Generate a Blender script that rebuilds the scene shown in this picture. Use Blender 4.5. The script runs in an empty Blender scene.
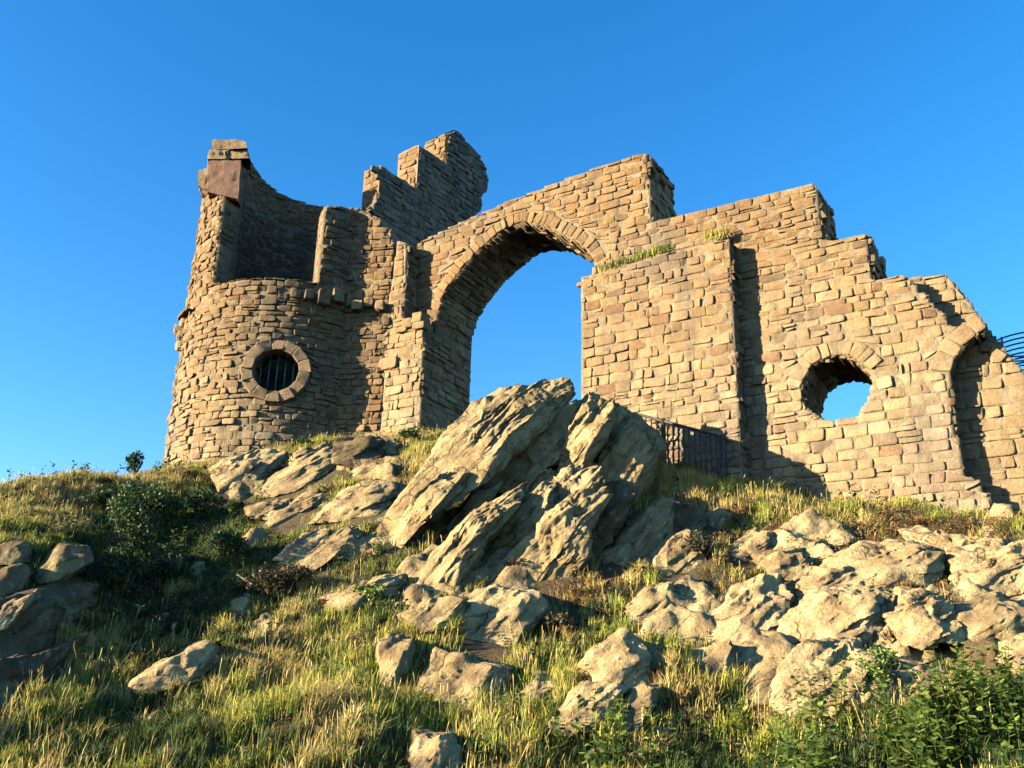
import bpy, math, numpy as np
from mathutils.geometry import tessellate_polygon
R_ = math.radians
sc = bpy.context.scene
col = sc.collection

# ------------------------------------------------------------------ camera
F, CX, CY = 960.0, 512.0, 384.0
PITCH, ROLL = R_(19.5), R_(1.5)
CAM = np.array([0.0, 0.0, 1.6])
cd = bpy.data.cameras.new('camera'); cam = bpy.data.objects.new('camera', cd); col.objects.link(cam)
cd.sensor_width = 36.0; cd.lens = 36.0 * F / 1024.0; cd.clip_start = 0.05; cd.clip_end = 9000
fw = np.array([0, math.cos(PITCH), math.sin(PITCH)])
rt0 = np.array([1.0, 0, 0]); up0 = np.array([0, -math.sin(PITCH), math.cos(PITCH)])
# world up leans to the right in the picture -> camera rolled
up = math.cos(ROLL) * up0 - math.sin(ROLL) * rt0
rt = math.cos(ROLL) * rt0 + math.sin(ROLL) * up0
import mathutils
m = mathutils.Matrix(((rt[0], up[0], -fw[0], CAM[0]), (rt[1], up[1], -fw[1], CAM[1]),
                      (rt[2], up[2], -fw[2], CAM[2]), (0, 0, 0, 1)))
cam.matrix_world = m
sc.camera = cam

# ------------------------------------------------------------------ light
SUN_AZ, SUN_EL = R_(73), R_(11.5)          # azimuth measured from behind the camera towards the left
sdir = np.array([-math.sin(SUN_AZ) * math.cos(SUN_EL), -math.cos(SUN_AZ) * math.cos(SUN_EL), math.sin(SUN_EL)])
ld = bpy.data.lights.new('sun', 'SUN'); ld.energy = 5.0; ld.angle = R_(0.5); ld.color = (1.0, 0.84, 0.57)
sun = bpy.data.objects.new('sun', ld); col.objects.link(sun)
sun.rotation_euler = mathutils.Vector(tuple(sdir)).to_track_quat('Z', 'Y').to_euler()
sun.location = (-20, -10, 20)
w = bpy.data.worlds.new('World'); sc.world = w; w.use_nodes = True
nt = w.node_tree; bg = nt.nodes['Background']
sky = nt.nodes.new('ShaderNodeTexSky'); sky.sky_type = 'NISHITA'; sky.sun_disc = False
sky.sun_elevation = SUN_EL
sky.sun_rotation = math.atan2(sdir[0], sdir[1])
sky.air_density = 1.0; sky.dust_density = 0.15; sky.ozone_density = 2.6; sky.altitude = 300
hs = nt.nodes.new('ShaderNodeHueSaturation'); hs.inputs['Saturation'].default_value = 1.32; hs.inputs['Hue'].default_value = 0.505
nt.links.new(sky.outputs[0], hs.inputs['Color']); nt.links.new(hs.outputs[0], bg.inputs[0])
bg.inputs[1].default_value = 0.088
sc.cycles.diffuse_bounces = 0; sc.cycles.max_bounces = 6
sc.view_settings.view_transform = 'Standard'; sc.view_settings.look = 'None'
sc.view_settings.exposure = 2.2; sc.view_settings.gamma = 1.0; sc.view_settings.use_curve_mapping = False

# ------------------------------------------------------------------ helpers
def ray(px, py):
    d = fw * F + rt * (px - CX) + up * (CY - py)
    return d / d[1]                       # y component 1: parameter is the distance along +Y
def at(px, py, Y): return CAM + ray(px, py) * Y
def proj(P):
    q = np.asarray(P) - CAM
    z = q @ fw
    return CX + F * (q @ rt) / z, CY - F * (q @ up) / z

_rs = np.random.RandomState(7)
_tab = _rs.rand(4096)
def vnoise(P):
    P = np.asarray(P, float); i = np.floor(P).astype(np.int64); f = P - i; f = f * f * (3 - 2 * f)
    def h(a, b, c): return _tab[((a * 73856093) ^ (b * 19349663) ^ (c * 83492791)) & 4095]
    r = 0
    for dx in (0, 1):
        for dy in (0, 1):
            for dz in (0, 1):
                wgt = (f[..., 0] if dx else 1 - f[..., 0]) * (f[..., 1] if dy else 1 - f[..., 1]) * (f[..., 2] if dz else 1 - f[..., 2])
                r = r + wgt * h(i[..., 0] + dx, i[..., 1] + dy, i[..., 2] + dz)
    return r * 2 - 1
def fbm(P, o=4, g=.5):
    r = 0; a = 1; P = np.asarray(P, float)
    for k in range(o):
        r = r + a * vnoise(P * (2.03 ** k) + k * 17.3); a *= g
    return r

def mesh_obj(name, V, faces, mat, parent=None, colors=None, smooth=False, loc=None, link=True):
    """faces: (n,k) array or list of such arrays"""
    V = np.asarray(V, float)
    if loc is not None: V = V - np.asarray(loc)
    if not isinstance(faces, list): faces = [faces]
    faces = [np.asarray(f, np.int64) for f in faces if len(f)]
    me = bpy.data.meshes.new(name)
    me.vertices.add(len(V)); me.vertices.foreach_set('co', V.astype(np.float32).ravel())
    loops = np.concatenate([f.ravel() for f in faces]); cnt = np.concatenate([np.full(len(f), f.shape[1]) for f in faces])
    st = np.concatenate([[0], np.cumsum(cnt)[:-1]])
    me.loops.add(len(loops)); me.loops.foreach_set('vertex_index', loops.astype(np.int32))
    me.polygons.add(len(cnt)); me.polygons.foreach_set('loop_start', st.astype(np.int32)); me.polygons.foreach_set('loop_total', cnt.astype(np.int32))
    if smooth: me.polygons.foreach_set('use_smooth', np.ones(len(cnt), bool))
    if colors is not None:
        a = me.color_attributes.new('col', 'FLOAT_COLOR', 'POINT')
        c = np.ones((len(V), 4), np.float32); c[:, :3] = colors; a.data.foreach_set('color', c.ravel())
    me.update(calc_edges=True); me.validate()
    if mat: me.materials.append(mat)
    o = bpy.data.objects.new(name, me); col.objects.link(o)
    if loc is not None: o.location = tuple(loc)
    if parent is not None:
        o.parent = parent
        if loc is None: o.location = tuple(-np.array(parent.location))
        else: o.location = tuple(np.array(loc) - np.array(parent.location))
    return o
def tag(o, label=None, cat=None, group=None, kind=None):
    if label: o['label'] = label
    if cat: o['category'] = cat
    if group: o['group'] = group
    if kind: o['kind'] = kind
    return o
def empty(name, loc, label, cat, group=None):
    o = bpy.data.objects.new(name, None); col.objects.link(o); o.location = tuple(loc); o.empty_display_size = .3
    return tag(o, label, cat, group)

# ------------------------------------------------------------------ materials
def newmat(name):
    mt = bpy.data.materials.new(name); mt.use_nodes = True
    return mt, mt.node_tree, mt.node_tree.nodes['Principled BSDF']
def N(t, kind, **kw):
    n = t.nodes.new('ShaderNode' + kind)
    for k, v in kw.items():
        if k in n.inputs: n.inputs[k].default_value = v
        else: setattr(n, k, v)
    return n
def ramp(t, src, stops):
    r = t.nodes.new('ShaderNodeValToRGB'); e = r.color_ramp.elements
    while len(e) < len(stops): e.new(.5)
    for i, (p, c) in enumerate(stops):
        e[i].position = p; e[i].color = (*c, 1) if len(c) == 3 else c
    t.links.new(src, r.inputs[0]); return r.outputs[0]
def mixc(t, fac, a, b, mode='MIX'):
    n = t.nodes.new('ShaderNodeMix'); n.data_type = 'RGBA'; n.blend_type = mode
    for i, s in ((0, fac), (6, a), (7, b)):
        if hasattr(s, 'links') or hasattr(s, 'is_linked'): t.links.new(s, n.inputs[i])
        else: n.inputs[i].default_value = s if i == 0 else (*s, 1)
    return n.outputs[2]
def g3(v): return (v, v, v)

def mat_masonry(name, base=None, bump=1.0, vcol=True, dark=.35):
    mt, t, b = newmat(name)
    tc = N(t, 'TexCoord'); co = tc.outputs['Object']
    if vcol: src = N(t, 'VertexColor', layer_name='col').outputs[0]
    else:
        src = N(t, 'RGB').outputs[0]; src.default_value = (*base, 1)
    n1 = N(t, 'TexNoise', Scale=7.0, Detail=8.0, Roughness=.65); t.links.new(co, n1.inputs['Vector'])
    c = mixc(t, 1.0, src, ramp(t, n1.outputs[0], [(.25, g3(.62)), (.55, g3(1.0)), (.8, g3(1.22))]), 'MULTIPLY')
    n2 = N(t, 'TexNoise', Scale=24.0, Detail=7.0, Roughness=.75); t.links.new(co, n2.inputs['Vector'])
    c = mixc(t, ramp(t, n2.outputs[0], [(.53, g3(0)), (.66, g3(.75))]), c, (.10, .075, .055))
    n3 = N(t, 'TexNoise', Scale=1.3, Detail=5.0, Roughness=.6); t.links.new(co, n3.inputs['Vector'])
    c = mixc(t, ramp(t, n3.outputs[0], [(.48, g3(0)), (.72, g3(dark + .15))]), c, (.13, .085, .055))
    n4 = N(t, 'TexNoise', Scale=16.0, Detail=4.0, Roughness=.6); t.links.new(co, n4.inputs['Vector'])
    c = mixc(t, ramp(t, n4.outputs[0], [(.62, g3(0)), (.74, g3(.35))]), c, (.48, .43, .32))
    mps = N(t, 'Mapping'); mps.inputs['Scale'].default_value = (3.2, 3.2, .45); t.links.new(co, mps.inputs['Vector'])
    ns = N(t, 'TexNoise', Scale=1.0, Detail=6.0, Roughness=.62); t.links.new(mps.outputs[0], ns.inputs['Vector'])
    c = mixc(t, ramp(t, ns.outputs[0], [(.5, g3(0)), (.70, g3(.55))]), c, (.085, .07, .055))
    t.links.new(c, b.inputs['Base Color']); b.inputs['Roughness'].default_value = .93
    b.inputs['Specular IOR Level'].default_value = .2
    bp = N(t, 'Bump', Strength=.8 * bump, Distance=.04)
    n5 = N(t, 'TexNoise', Scale=22.0, Detail=9.0, Roughness=.72); t.links.new(co, n5.inputs['Vector'])
    t.links.new(n5.outputs[0], bp.inputs['Height']); t.links.new(bp.outputs[0], b.inputs['Normal'])
    return mt
M_stone = mat_masonry('gritstone_blocks')
M_mortar = mat_masonry('lime_mortar', base=(.235, .185, .12), vcol=False, bump=1.4, dark=.6)
M_rubble = mat_masonry('rough_rubble', base=(.27, .195, .12), vcol=False, bump=1.6)
M_render = mat_masonry('roughcast_stone', base=(.25, .165, .095), vcol=False, bump=1.0, dark=.2)

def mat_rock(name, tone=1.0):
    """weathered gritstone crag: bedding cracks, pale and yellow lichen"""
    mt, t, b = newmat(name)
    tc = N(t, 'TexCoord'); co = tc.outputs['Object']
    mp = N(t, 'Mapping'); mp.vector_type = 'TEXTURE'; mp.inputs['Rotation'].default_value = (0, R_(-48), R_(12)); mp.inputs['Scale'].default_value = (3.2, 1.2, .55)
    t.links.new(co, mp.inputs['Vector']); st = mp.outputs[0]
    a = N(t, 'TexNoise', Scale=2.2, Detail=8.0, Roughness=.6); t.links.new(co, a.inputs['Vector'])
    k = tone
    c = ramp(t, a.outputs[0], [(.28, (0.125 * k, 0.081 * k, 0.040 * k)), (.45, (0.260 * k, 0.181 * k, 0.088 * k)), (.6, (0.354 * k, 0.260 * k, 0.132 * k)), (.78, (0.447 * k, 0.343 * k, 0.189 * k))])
    s = N(t, 'TexNoise', Scale=2.6, Detail=7.0, Roughness=.62); t.links.new(st, s.inputs['Vector'])
    c = mixc(t, ramp(t, s.outputs[0], [(.33, g3(.9)), (.45, g3(0))]), c, (.075, .058, .045))
    y = N(t, 'TexNoise', Scale=1.4, Detail=6.0, Roughness=.7); t.links.new(co, y.inputs['Vector'])
    c = mixc(t, ramp(t, y.outputs[0], [(.55, g3(0)), (.68, g3(.55))]), c, (.30, .29, .12))
    f = N(t, 'TexNoise', Scale=30.0, Detail=5.0, Roughness=.7); t.links.new(co, f.inputs['Vector'])
    c = mixc(t, ramp(t, f.outputs[0], [(.52, g3(0)), (.64, g3(.7))]), c, (.10, .08, .055))
    p = N(t, 'TexNoise', Scale=9.0, Detail=5.0, Roughness=.65); t.links.new(co, p.inputs['Vector'])
    c = mixc(t, ramp(t, p.outputs[0], [(.6, g3(0)), (.7, g3(.45))]), c, (.40, .37, .28))
    dn = N(t, 'TexNoise', Scale=1.8, Detail=4.0); t.links.new(co, dn.inputs['Vector'])
    dv = mixc(t, .55, st, dn.outputs[1]); vo = N(t, 'TexVoronoi', Scale=2.3); vo.feature = 'DISTANCE_TO_EDGE'; t.links.new(dv, vo.inputs['Vector'])
    crk = ramp(t, vo.outputs[0], [(.0, g3(1)), (.035, g3(0))]); crk = mixc(t, 1.0, crk, ramp(t, a.outputs[0], [(.42, g3(.9)), (.56, g3(.1))]), 'MULTIPLY'); c = mixc(t, crk, c, (.06, .045, .03))
    t.links.new(c, b.inputs['Base Color']); b.inputs['Roughness'].default_value = .95
    b.inputs['Specular IOR Level'].default_value = .15
    b1 = N(t, 'Bump', Strength=.8, Distance=.09); b0 = N(t, 'Bump', Strength=.7, Distance=.06); b0.invert = True; t.links.new(crk, b0.inputs['Height']); t.links.new(b0.outputs[0], b1.inputs['Normal'])
    t.links.new(s.outputs[0], b1.inputs['Height'])
    h = N(t, 'TexNoise', Scale=14.0, Detail=9.0, Roughness=.7); t.links.new(co, h.inputs['Vector'])
    b2 = N(t, 'Bump', Strength=.85, Distance=.05); t.links.new(h.outputs[0], b2.inputs['Height']); t.links.new(b1.outputs[0], b2.inputs['Normal'])
    t.links.new(b2.outputs[0], b.inputs['Normal'])
    return mt
M_rock = mat_rock('weathered_gritstone', .98)
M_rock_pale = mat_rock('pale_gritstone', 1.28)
M_rock_mid = mat_rock('shadowed_gritstone', .6)  # tone lowered so the left-edge rocks carry shade in their colour
M_rock_dark_shade = mat_rock('dark_shaded_gritstone', .42)  # darkest copy: rock shade is put into the colour; also one brown rock

def mat_leaf(name, rough=.7, trans=.25):
    mt, t, b = newmat(name)
    src = N(t, 'VertexColor', layer_name='col').outputs[0]
    t.links.new(src, b.inputs['Base Color']); b.inputs['Roughness'].default_value = rough
    b.inputs['Specular IOR Level'].default_value = .25
    tr = N(t, 'BsdfTranslucent'); t.links.new(src, tr.inputs[0])
    mx = N(t, 'MixShader'); mx.inputs[0].default_value = trans
    t.links.new(b.outputs[0], mx.inputs[1]); t.links.new(tr.outputs[0], mx.inputs[2])
    t.links.new(mx.outputs[0], t.nodes['Material Output'].inputs[0])
    return mt
M_grass = mat_leaf('grass_blades'); M_leaf = mat_leaf('green_leaves', .55, .2)
def mat_ground():
    mt, t, b = newmat('hill_soil')
    co = N(t, 'TexCoord').outputs['Object']
    a = N(t, 'TexNoise', Scale=.9, Detail=8.0, Roughness=.65); t.links.new(co, a.inputs['Vector'])
    c = ramp(t, a.outputs[0], [(.3, (.035, .022, .010)), (.5, (.085, .055, .022)), (.7, (.045, .05, .014))])
    d = N(t, 'TexNoise', Scale=25.0, Detail=6.0, Roughness=.7); t.links.new(co, d.inputs['Vector'])
    c = mixc(t, 1.0, c, ramp(t, d.outputs[0], [(.3, g3(.5)), (.7, g3(1.3))]), 'MULTIPLY')
    t.links.new(c, b.inputs['Base Color']); b.inputs['Roughness'].default_value = 1
    bp = N(t, 'Bump', Strength=.8, Distance=.1); t.links.new(d.outputs[0], bp.inputs['Height']); t.links.new(bp.outputs[0], b.inputs['Normal'])
    return mt
M_ground = mat_ground()
def mat_metal(name, c, metallic=.6, rough=.5):
    mt, t, b = newmat(name)
    co = N(t, 'TexCoord').outputs['Object']
    a = N(t, 'TexNoise', Scale=30.0, Detail=5.0); t.links.new(co, a.inputs['Vector'])
    cc = ramp(t, a.outputs[0], [(.35, c), (.75, tuple(x * 1.8 + .01 for x in c))])
    t.links.new(cc, b.inputs['Base Color']); b.inputs['Metallic'].default_value = metallic; b.inputs['Roughness'].default_value = rough
    return mt
M_iron = mat_metal('black_painted_iron', (.008, .008, .008), .0, .6)
M_blue = mat_metal('sky_tinted_steel', (.045, .10, .17), .3, .45)  # blue cast from the sky is put into the base colour

# ------------------------------------------------------------------ terrain
ctrl = []
def cpx(lst):
    for px, py, Y in lst: ctrl.append(tuple(at(px, py, Y)))
cpx([(-150, 800, 9), (0, 800, 9.2), (256, 800, 9.4), (512, 800, 9.4), (768, 800, 9.2), (1024, 800, 8.6), (1200, 800, 8.4),
     (0, 740, 10), (256, 740, 10.3), (512, 740, 10.3), (768, 740, 10.1), (1024, 740, 9.5),
     (0, 690, 10.8), (128, 690, 11.2), (256, 680, 11.6), (512, 680, 11.5), (768, 680, 11.3), (1024, 690, 10.3),
     (0, 600, 12.1), (80, 640, 12.2), (130, 600, 13.6), (256, 610, 13.3), (512, 610, 13.0), (768, 610, 12.6), (1024, 620, 11.7),
     (0, 550, 13), (70, 540, 13.6), (150, 550, 16.5), (256, 550, 15.7), (400, 550, 14.8), (600, 560, 14.5), (768, 560, 14), (1024, 560, 13.3),
     (-150, 520, 15), (0, 494, 17.0), (60, 479, 17.4), (130, 480, 19.8), (180, 472, 21.3), (230, 462, 21), (300, 448, 20.6), (400, 440, 20.3), (470, 440, 19.8),
     (560, 470, 18), (660, 484, 17), (735, 484, 17.2), (800, 508, 16.4), (900, 515, 15.8), (985, 518, 15.2), (1100, 530, 14.6)])
ctrl += [(-7, 30, 6.5), (0, 26, 7.3), (5, 22, 6.3), (10, 18, 5.2), (14, 20, 4), (-14, 26, 3.2), (-10.5, 25, 5), (0, 32, 5), (-18, 20, 3.5),
         (-6, 3, .1), (0, 3, .1), (6, 3, .1), (-6, -4, -.1), (6, -4, -.1), (14, 8, 2.0), (-12, 6, .8)]
ctrl = np.array(ctrl)
def _U(r2): return r2 * np.log(r2 + 1e-9) * .5
def _tps(c, lam=.02):
    n = len(c); K = _U(((c[:, None, :2] - c[None, :, :2]) ** 2).sum(-1)) + lam * np.eye(n)
    P = np.c_[np.ones(n), c[:, :2]]; A = np.zeros((n + 3, n + 3)); A[:n, :n] = K; A[:n, n:] = P; A[n:, :n] = P.T
    return np.linalg.solve(A, np.r_[c[:, 2], 0, 0, 0])
_wt = _tps(ctrl)
def height(x, y):
    x = np.asarray(x, float); y = np.asarray(y, float); sh = x.shape
    q = np.c_[x.ravel(), y.ravel()]; z = np.empty(len(q))
    for i in range(0, len(q), 20000):
        s = q[i:i + 20000]; k = _U(((s[:, None] - ctrl[None, :, :2]) ** 2).sum(-1))
        z[i:i + 20000] = k @ _wt[:-3] + _wt[-3] + s @ _wt[-2:]
    r = np.hypot(q[:, 0], q[:, 1] - 14)
    t = np.clip((r - 17) / 18, 0, 1); t = t * t * (3 - 2 * t)
    z = np.clip(z, -2, 12) * (1 - t) + t * (-1.5 - 25 * np.clip((r - 30) / 300, 0, 1))
    P3 = np.c_[q, np.zeros(len(q))]
    amp = np.clip((q[:, 1] - 4) / 4, 0, 1)
    fg = np.clip((q[:, 1] - 8.5) / 1.5, 0, 1) * np.clip((14.5 - q[:, 1]) / 2, 0, 1)
    z += amp * (fbm(P3 * .9, 3) * .10 + fbm(P3 * 3.1 + 5, 3) * .05) + fg * (fbm(P3 * 1.25 + 50, 3) * .17)
    return z.reshape(sh)
def hit(px, py, y0=5.0, y1=26.0):
    d = ray(px, py); s = np.linspace(y0, y1, 420); P = CAM + d * s[:, None]
    below = P[:, 2] < height(P[:, 0], P[:, 1])
    k = np.argmax(below) if below.any() else len(s) - 1
    return P[k], s[k], below.any()
def axis(lo, hi, step, far, n):
    g = np.geomspace(step * 3, far, n)
    return np.concatenate([lo - g[::-1], np.arange(lo, hi + 1e-6, step), hi + g])
gx = axis(-16, 14, .13, 3500, 26); gy = axis(1, 28, .13, 3500, 26)
GX, GY = np.meshgrid(gx, gy); GZ = height(GX, GY)
nx, ny = len(gx), len(gy); idx = np.arange(nx * ny).reshape(ny, nx)
q = np.stack([idx[:-1, :-1], idx[:-1, 1:], idx[1:, 1:], idx[1:, :-1]], -1).reshape(-1, 4)
tag(mesh_obj('hillside_ground', np.c_[GX.ravel(), GY.ravel(), GZ.ravel()], q, M_ground, smooth=True), kind='structure')

# ------------------------------------------------------------------ masonry toolkit
def inpoly(poly, U, V):
    poly = np.asarray(poly); r = np.zeros(np.shape(U), bool); x0, y0 = poly[-1]
    for x1, y1 in poly:
        if y0 != y1:
            c = ((y1 > V) != (y0 > V)) & (U < (x0 - x1) * (V - y1) / (y0 - y1) + x1); r ^= c
        x0, y0 = x1, y1
    return r
PAL = np.array([[.33, .25, .15], [.35, .27, .165], [.315, .235, .14], [.365, .29, .18], [.29, .215, .13], [.34, .25, .145], [.27, .17, .10], [.22, .17, .12], [.39, .325, .215]])
PAL = PAL * np.array([.74, .68, .61])
PALW = np.array([.22, .2, .16, .12, .08, .13, .04, .03, .02])
def coursed(rng, ulo, uhi, vlo, vhi, inside, h=(.13, .24), wd=(.18, .50), split=.13):
    Q = []; v = vlo
    while v < vhi:
        hh = rng.uniform(*h); u = ulo - rng.uniform(0, .4)
        while u < uhi:
            ww = rng.uniform(*wd) * (1.0 + (hh - h[0]) * 1.2); r = rng.rand()
            if r < split:
                vm = v + hh * rng.uniform(.35, .65)
                Q.append([(u, v), (u + ww, v), (u + ww, vm), (u, vm)]); Q.append([(u, vm), (u + ww, vm), (u + ww, v + hh), (u, v + hh)])
            elif r < split * 1.6:
                um = u + ww * .35; Q.append([(u, v), (um, v), (um, v + hh), (u, v + hh)]); Q.append([(um, v), (u + ww, v), (u + ww, v + hh), (um, v + hh)])
            else: Q.append([(u, v), (u + ww, v), (u + ww, v + hh), (u, v + hh)])
            u += ww
        v += hh
    Q = np.array(Q); K = 9; t = np.linspace(.02, .98, K)
    UU = Q[:, 0, 0][:, None, None] + (Q[:, 1, 0] - Q[:, 0, 0])[:, None, None] * t[None, None, :] + 0 * t[None, :, None]
    VV = Q[:, 0, 1][:, None, None] + (Q[:, 3, 1] - Q[:, 0, 1])[:, None, None] * t[None, :, None] + 0 * t[None, None, :]
    Mk = inside(UU, VV); out = []
    for i in np.nonzero(Mk.mean((1, 2)) > .12)[0]:
        mk = Mk[i]
        if mk.all(): out.append(Q[i]); continue
        cols = np.nonzero(mk.sum(0) >= 2)[0]
        if len(cols) < 2: continue
        a, b = cols[0], cols[-1]
        ra = np.nonzero(mk[:, a])[0]; rb = np.nonzero(mk[:, b])[0]
        u0, u1 = UU[i, 0, a], UU[i, 0, b]
        vv = VV[i, :, 0]
        if (vv[ra[-1]] - vv[ra[0]]) + (vv[rb[-1]] - vv[rb[0]]) < .07 or u1 - u0 < .06: continue
        out.append(np.array([(u0, vv[ra[0]]), (u1, vv[rb[0]]), (u1, vv[rb[-1]]), (u0, vv[ra[-1]])]))
    return np.array(out)
def stones(Q, M, rng, prot=(.0, .028), gap=.0051, back=-.08, rough=.021, palette=None, jit=.012, tint=1.0, edge=1.0):
    """every stone a rough-faced block standing a little proud of the mortar"""
    S = len(Q); pal = PAL if palette is None else palette
    pw = PALW if palette is None else np.ones(len(pal)) / len(pal)
    c = Q.mean(1, keepdims=True); d = Q - c
    Q = c + d - np.sign(d) * (gap * rng.uniform(.2, 2.4, (S, 1, 1)) if gap > .005 else gap) + rng.uniform(-jit, jit, Q.shape)
    t = np.array([0, .07, .22, .5, .78, .93, 1.0]); n = len(t)
    tu = t[None, None, :]; tv = t[None, :, None]
    def bil(k): return (Q[:, 0, k, None, None] * (1 - tu) * (1 - tv) + Q[:, 1, k, None, None] * tu * (1 - tv) + Q[:, 2, k, None, None] * tu * tv + Q[:, 3, k, None, None] * (1 - tu) * tv)
    U = bil(0); V = bil(1)
    e = np.minimum(np.minimum(tu, 1 - tu) + 0 * tv, np.minimum(tv, 1 - tv) + 0 * tu)
    corner = ((np.abs(tu - .5) > .4) & (np.abs(tv - .5) > .4))
    sh = np.where(corner, .055 * edge, 0.0)
    cu = c[:, 0, 0][:, None, None]; cv = c[:, 0, 1][:, None, None]
    U = U + (cu - U) * sh; V = V + (cv - V) * sh
    base = rng.uniform(*prot, S)[:, None, None]
    drop = np.where(e < .01, .010, np.where(e < .1, .003, 0.0)) * edge
    tilt = rng.normal(0, .014, S)[:, None, None] * (tu - .5) * 2 + rng.normal(0, .014, S)[:, None, None] * (tv - .5) * 2
    P0 = np.stack([U, V, np.broadcast_to(base * 7, U.shape)], -1) + rng.uniform(0, 50, S)[:, None, None, None]
    nz = fbm(P0 * 9.0, 3)
    nz = nz * .6 + fbm(P0 * 17.0 + 3, 2) * .45
    U = U + fbm(P0 * 6 + 31, 2) * .008; V = V + fbm(P0 * 6 + 77, 2) * .008
    W = base - drop + tilt + nz * rough
    # skirt
    per = [(0, j) for j in range(n)] + [(i, n - 1) for i in range(1, n)] + [(n - 1, j) for j in range(n - 2, -1, -1)] + [(i, 0) for i in range(n - 2, 0, -1)]
    pi = np.array([a * n + b for a, b in per]); m_ = len(pi)
    Uf, Vf, Wf = U.reshape(S, -1), V.reshape(S, -1), W.reshape(S, -1)
    U2 = np.c_[Uf, Uf[:, pi]]; V2 = np.c_[Vf, Vf[:, pi]]; W2 = np.c_[Wf, np.full((S, m_), back)]
    verts = M(U2.ravel(), V2.ravel(), W2.ravel())
    k = n * n + m_
    g = np.arange(n * n).reshape(n, n)
    fq = np.stack([g[:-1, :-1], g[:-1, 1:], g[1:, 1:], g[1:, :-1]], -1).reshape(-1, 4)
    sk = np.array([[pi[i], n * n + i, n * n + (i + 1) % m_, pi[(i + 1) % m_]] for i in range(m_)])
    fq = np.r_[fq, sk]
    faces = (fq[None] + (np.arange(S) * k)[:, None, None]).reshape(-1, 4)
    colr = pal[rng.choice(len(pal), S, p=pw / pw.sum())] * rng.uniform(.87, 1.12, (S, 1)) * (1 + rng.normal(0, .015, (S, 3))) * tint
    return verts, faces, np.repeat(np.clip(colr, .03, .7), k, 0)
def weather(v, c, z0, z1, top=(.80, .69, .57), k=1.0):
    t = np.clip((v[:, 2] + fbm(v * .8, 2) * .8 - z0) / (z1 - z0), 0, 1)[:, None] * k
    g = np.clip(fbm(v * np.array([.7, .7, .35]) + 60, 3) * 1.6, 0, 1)[:, None] * .55
    c = c * (1 - t + t * np.array(top)) * (1 + (1 - t) * np.array([.12, .145, .15])); return c * (1 - g) + g * (c.mean(1, keepdims=True) * np.array([.74, .66, .60]))
def join(parts):
    V, Fc, C, o = [], [], [], 0
    for v, f, c in parts:
        V.append(v); Fc.append(f + o); C.append(c); o += len(v)
    return np.concatenate(V), np.concatenate(Fc), np.concatenate(C)
def sheet(inside, M, ulo, uhi, vlo, vhi, st, wf, wb):
    """solid wall core: cells where inside(), front at wf, back at wb, with every edge closed"""
    nu = int((uhi - ulo) / st) + 1; nv = int((vhi - vlo) / st) + 1
    u = ulo + np.arange(nu + 1) * st; v = vlo + np.arange(nv + 1) * st
    UC, VC = np.meshgrid(u[:-1] + st / 2, v[:-1] + st / 2); mk = inside(UC, VC)
    UU, VV = np.meshgrid(u, v); n1 = (nu + 1) * (nv + 1)
    front = M(UU.ravel(), VV.ravel(), np.full(n1, wf)); backv = M(UU.ravel(), VV.ravel(), np.full(n1, wb) if np.isscalar(wb) else wb(UU.ravel(), VV.ravel()))
    g = np.arange(n1).reshape(nv + 1, nu + 1)
    a, b, c, d = g[:-1, :-1][mk], g[:-1, 1:][mk], g[1:, 1:][mk], g[1:, :-1][mk]
    fs = [np.stack([a, b, c, d], -1), np.stack([d, c, b, a], -1) + n1]
    pad = np.pad(mk, 1)
    for dj, di, e0, e1 in ((0, -1, (0, 0), (1, 0)), (0, 1, (1, 1), (0, 1)), (-1, 0, (0, 1), (0, 0)), (1, 0, (1, 0), (1, 1))):
        nb = pad[1 + dj:1 + dj + nv, 1 + di:1 + di + nu]; ed = mk & ~nb; jj, ii = np.nonzero(ed)
        p = g[jj + e0[0], ii + e0[1]]; q_ = g[jj + e1[0], ii + e1[1]]
        fs.append(np.stack([p, q_, q_ + n1, p + n1], -1))
    Fc = np.concatenate(fs); V = np.r_[front, backv]
    used, inv = np.unique(Fc, return_inverse=True)
    return V[used], inv.reshape(Fc.shape)

# ------------------------------------------------------------------ the arched wall
WA = R_(30.5)
Uv = np.array([math.cos(WA), -math.sin(WA), 0]); Nv = np.array([-math.sin(WA), -math.cos(WA), 0]); Zv = np.array([0, 0, 1.0])
WO = at(735, 480, 18.0)
def WM(u, v, w_):
    u, v, w_ = np.broadcast_arrays(u, v, w_)
    return WO + u[..., None] * Uv + v[..., None] * Zv + w_[..., None] * Nv
def puv(px, py, w_=0.0):
    d = ray(px, py); o = WO + Nv * w_; s = ((o - CAM) @ Nv) / (d @ Nv); P = CAM + d * s - o
    return (P @ Uv, P[2])
def pl(lst, w_=0.0): return np.array([puv(a, b, w_) for a, b in lst])
wall_root_loc = WO + np.array([0, 0, -1.0])
arch = empty('arched_wall', wall_root_loc, 'long ruined sandstone wall with tall pointed arch, stepped top and oval hole', 'wall')
rng = np.random.RandomState(3)

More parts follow.
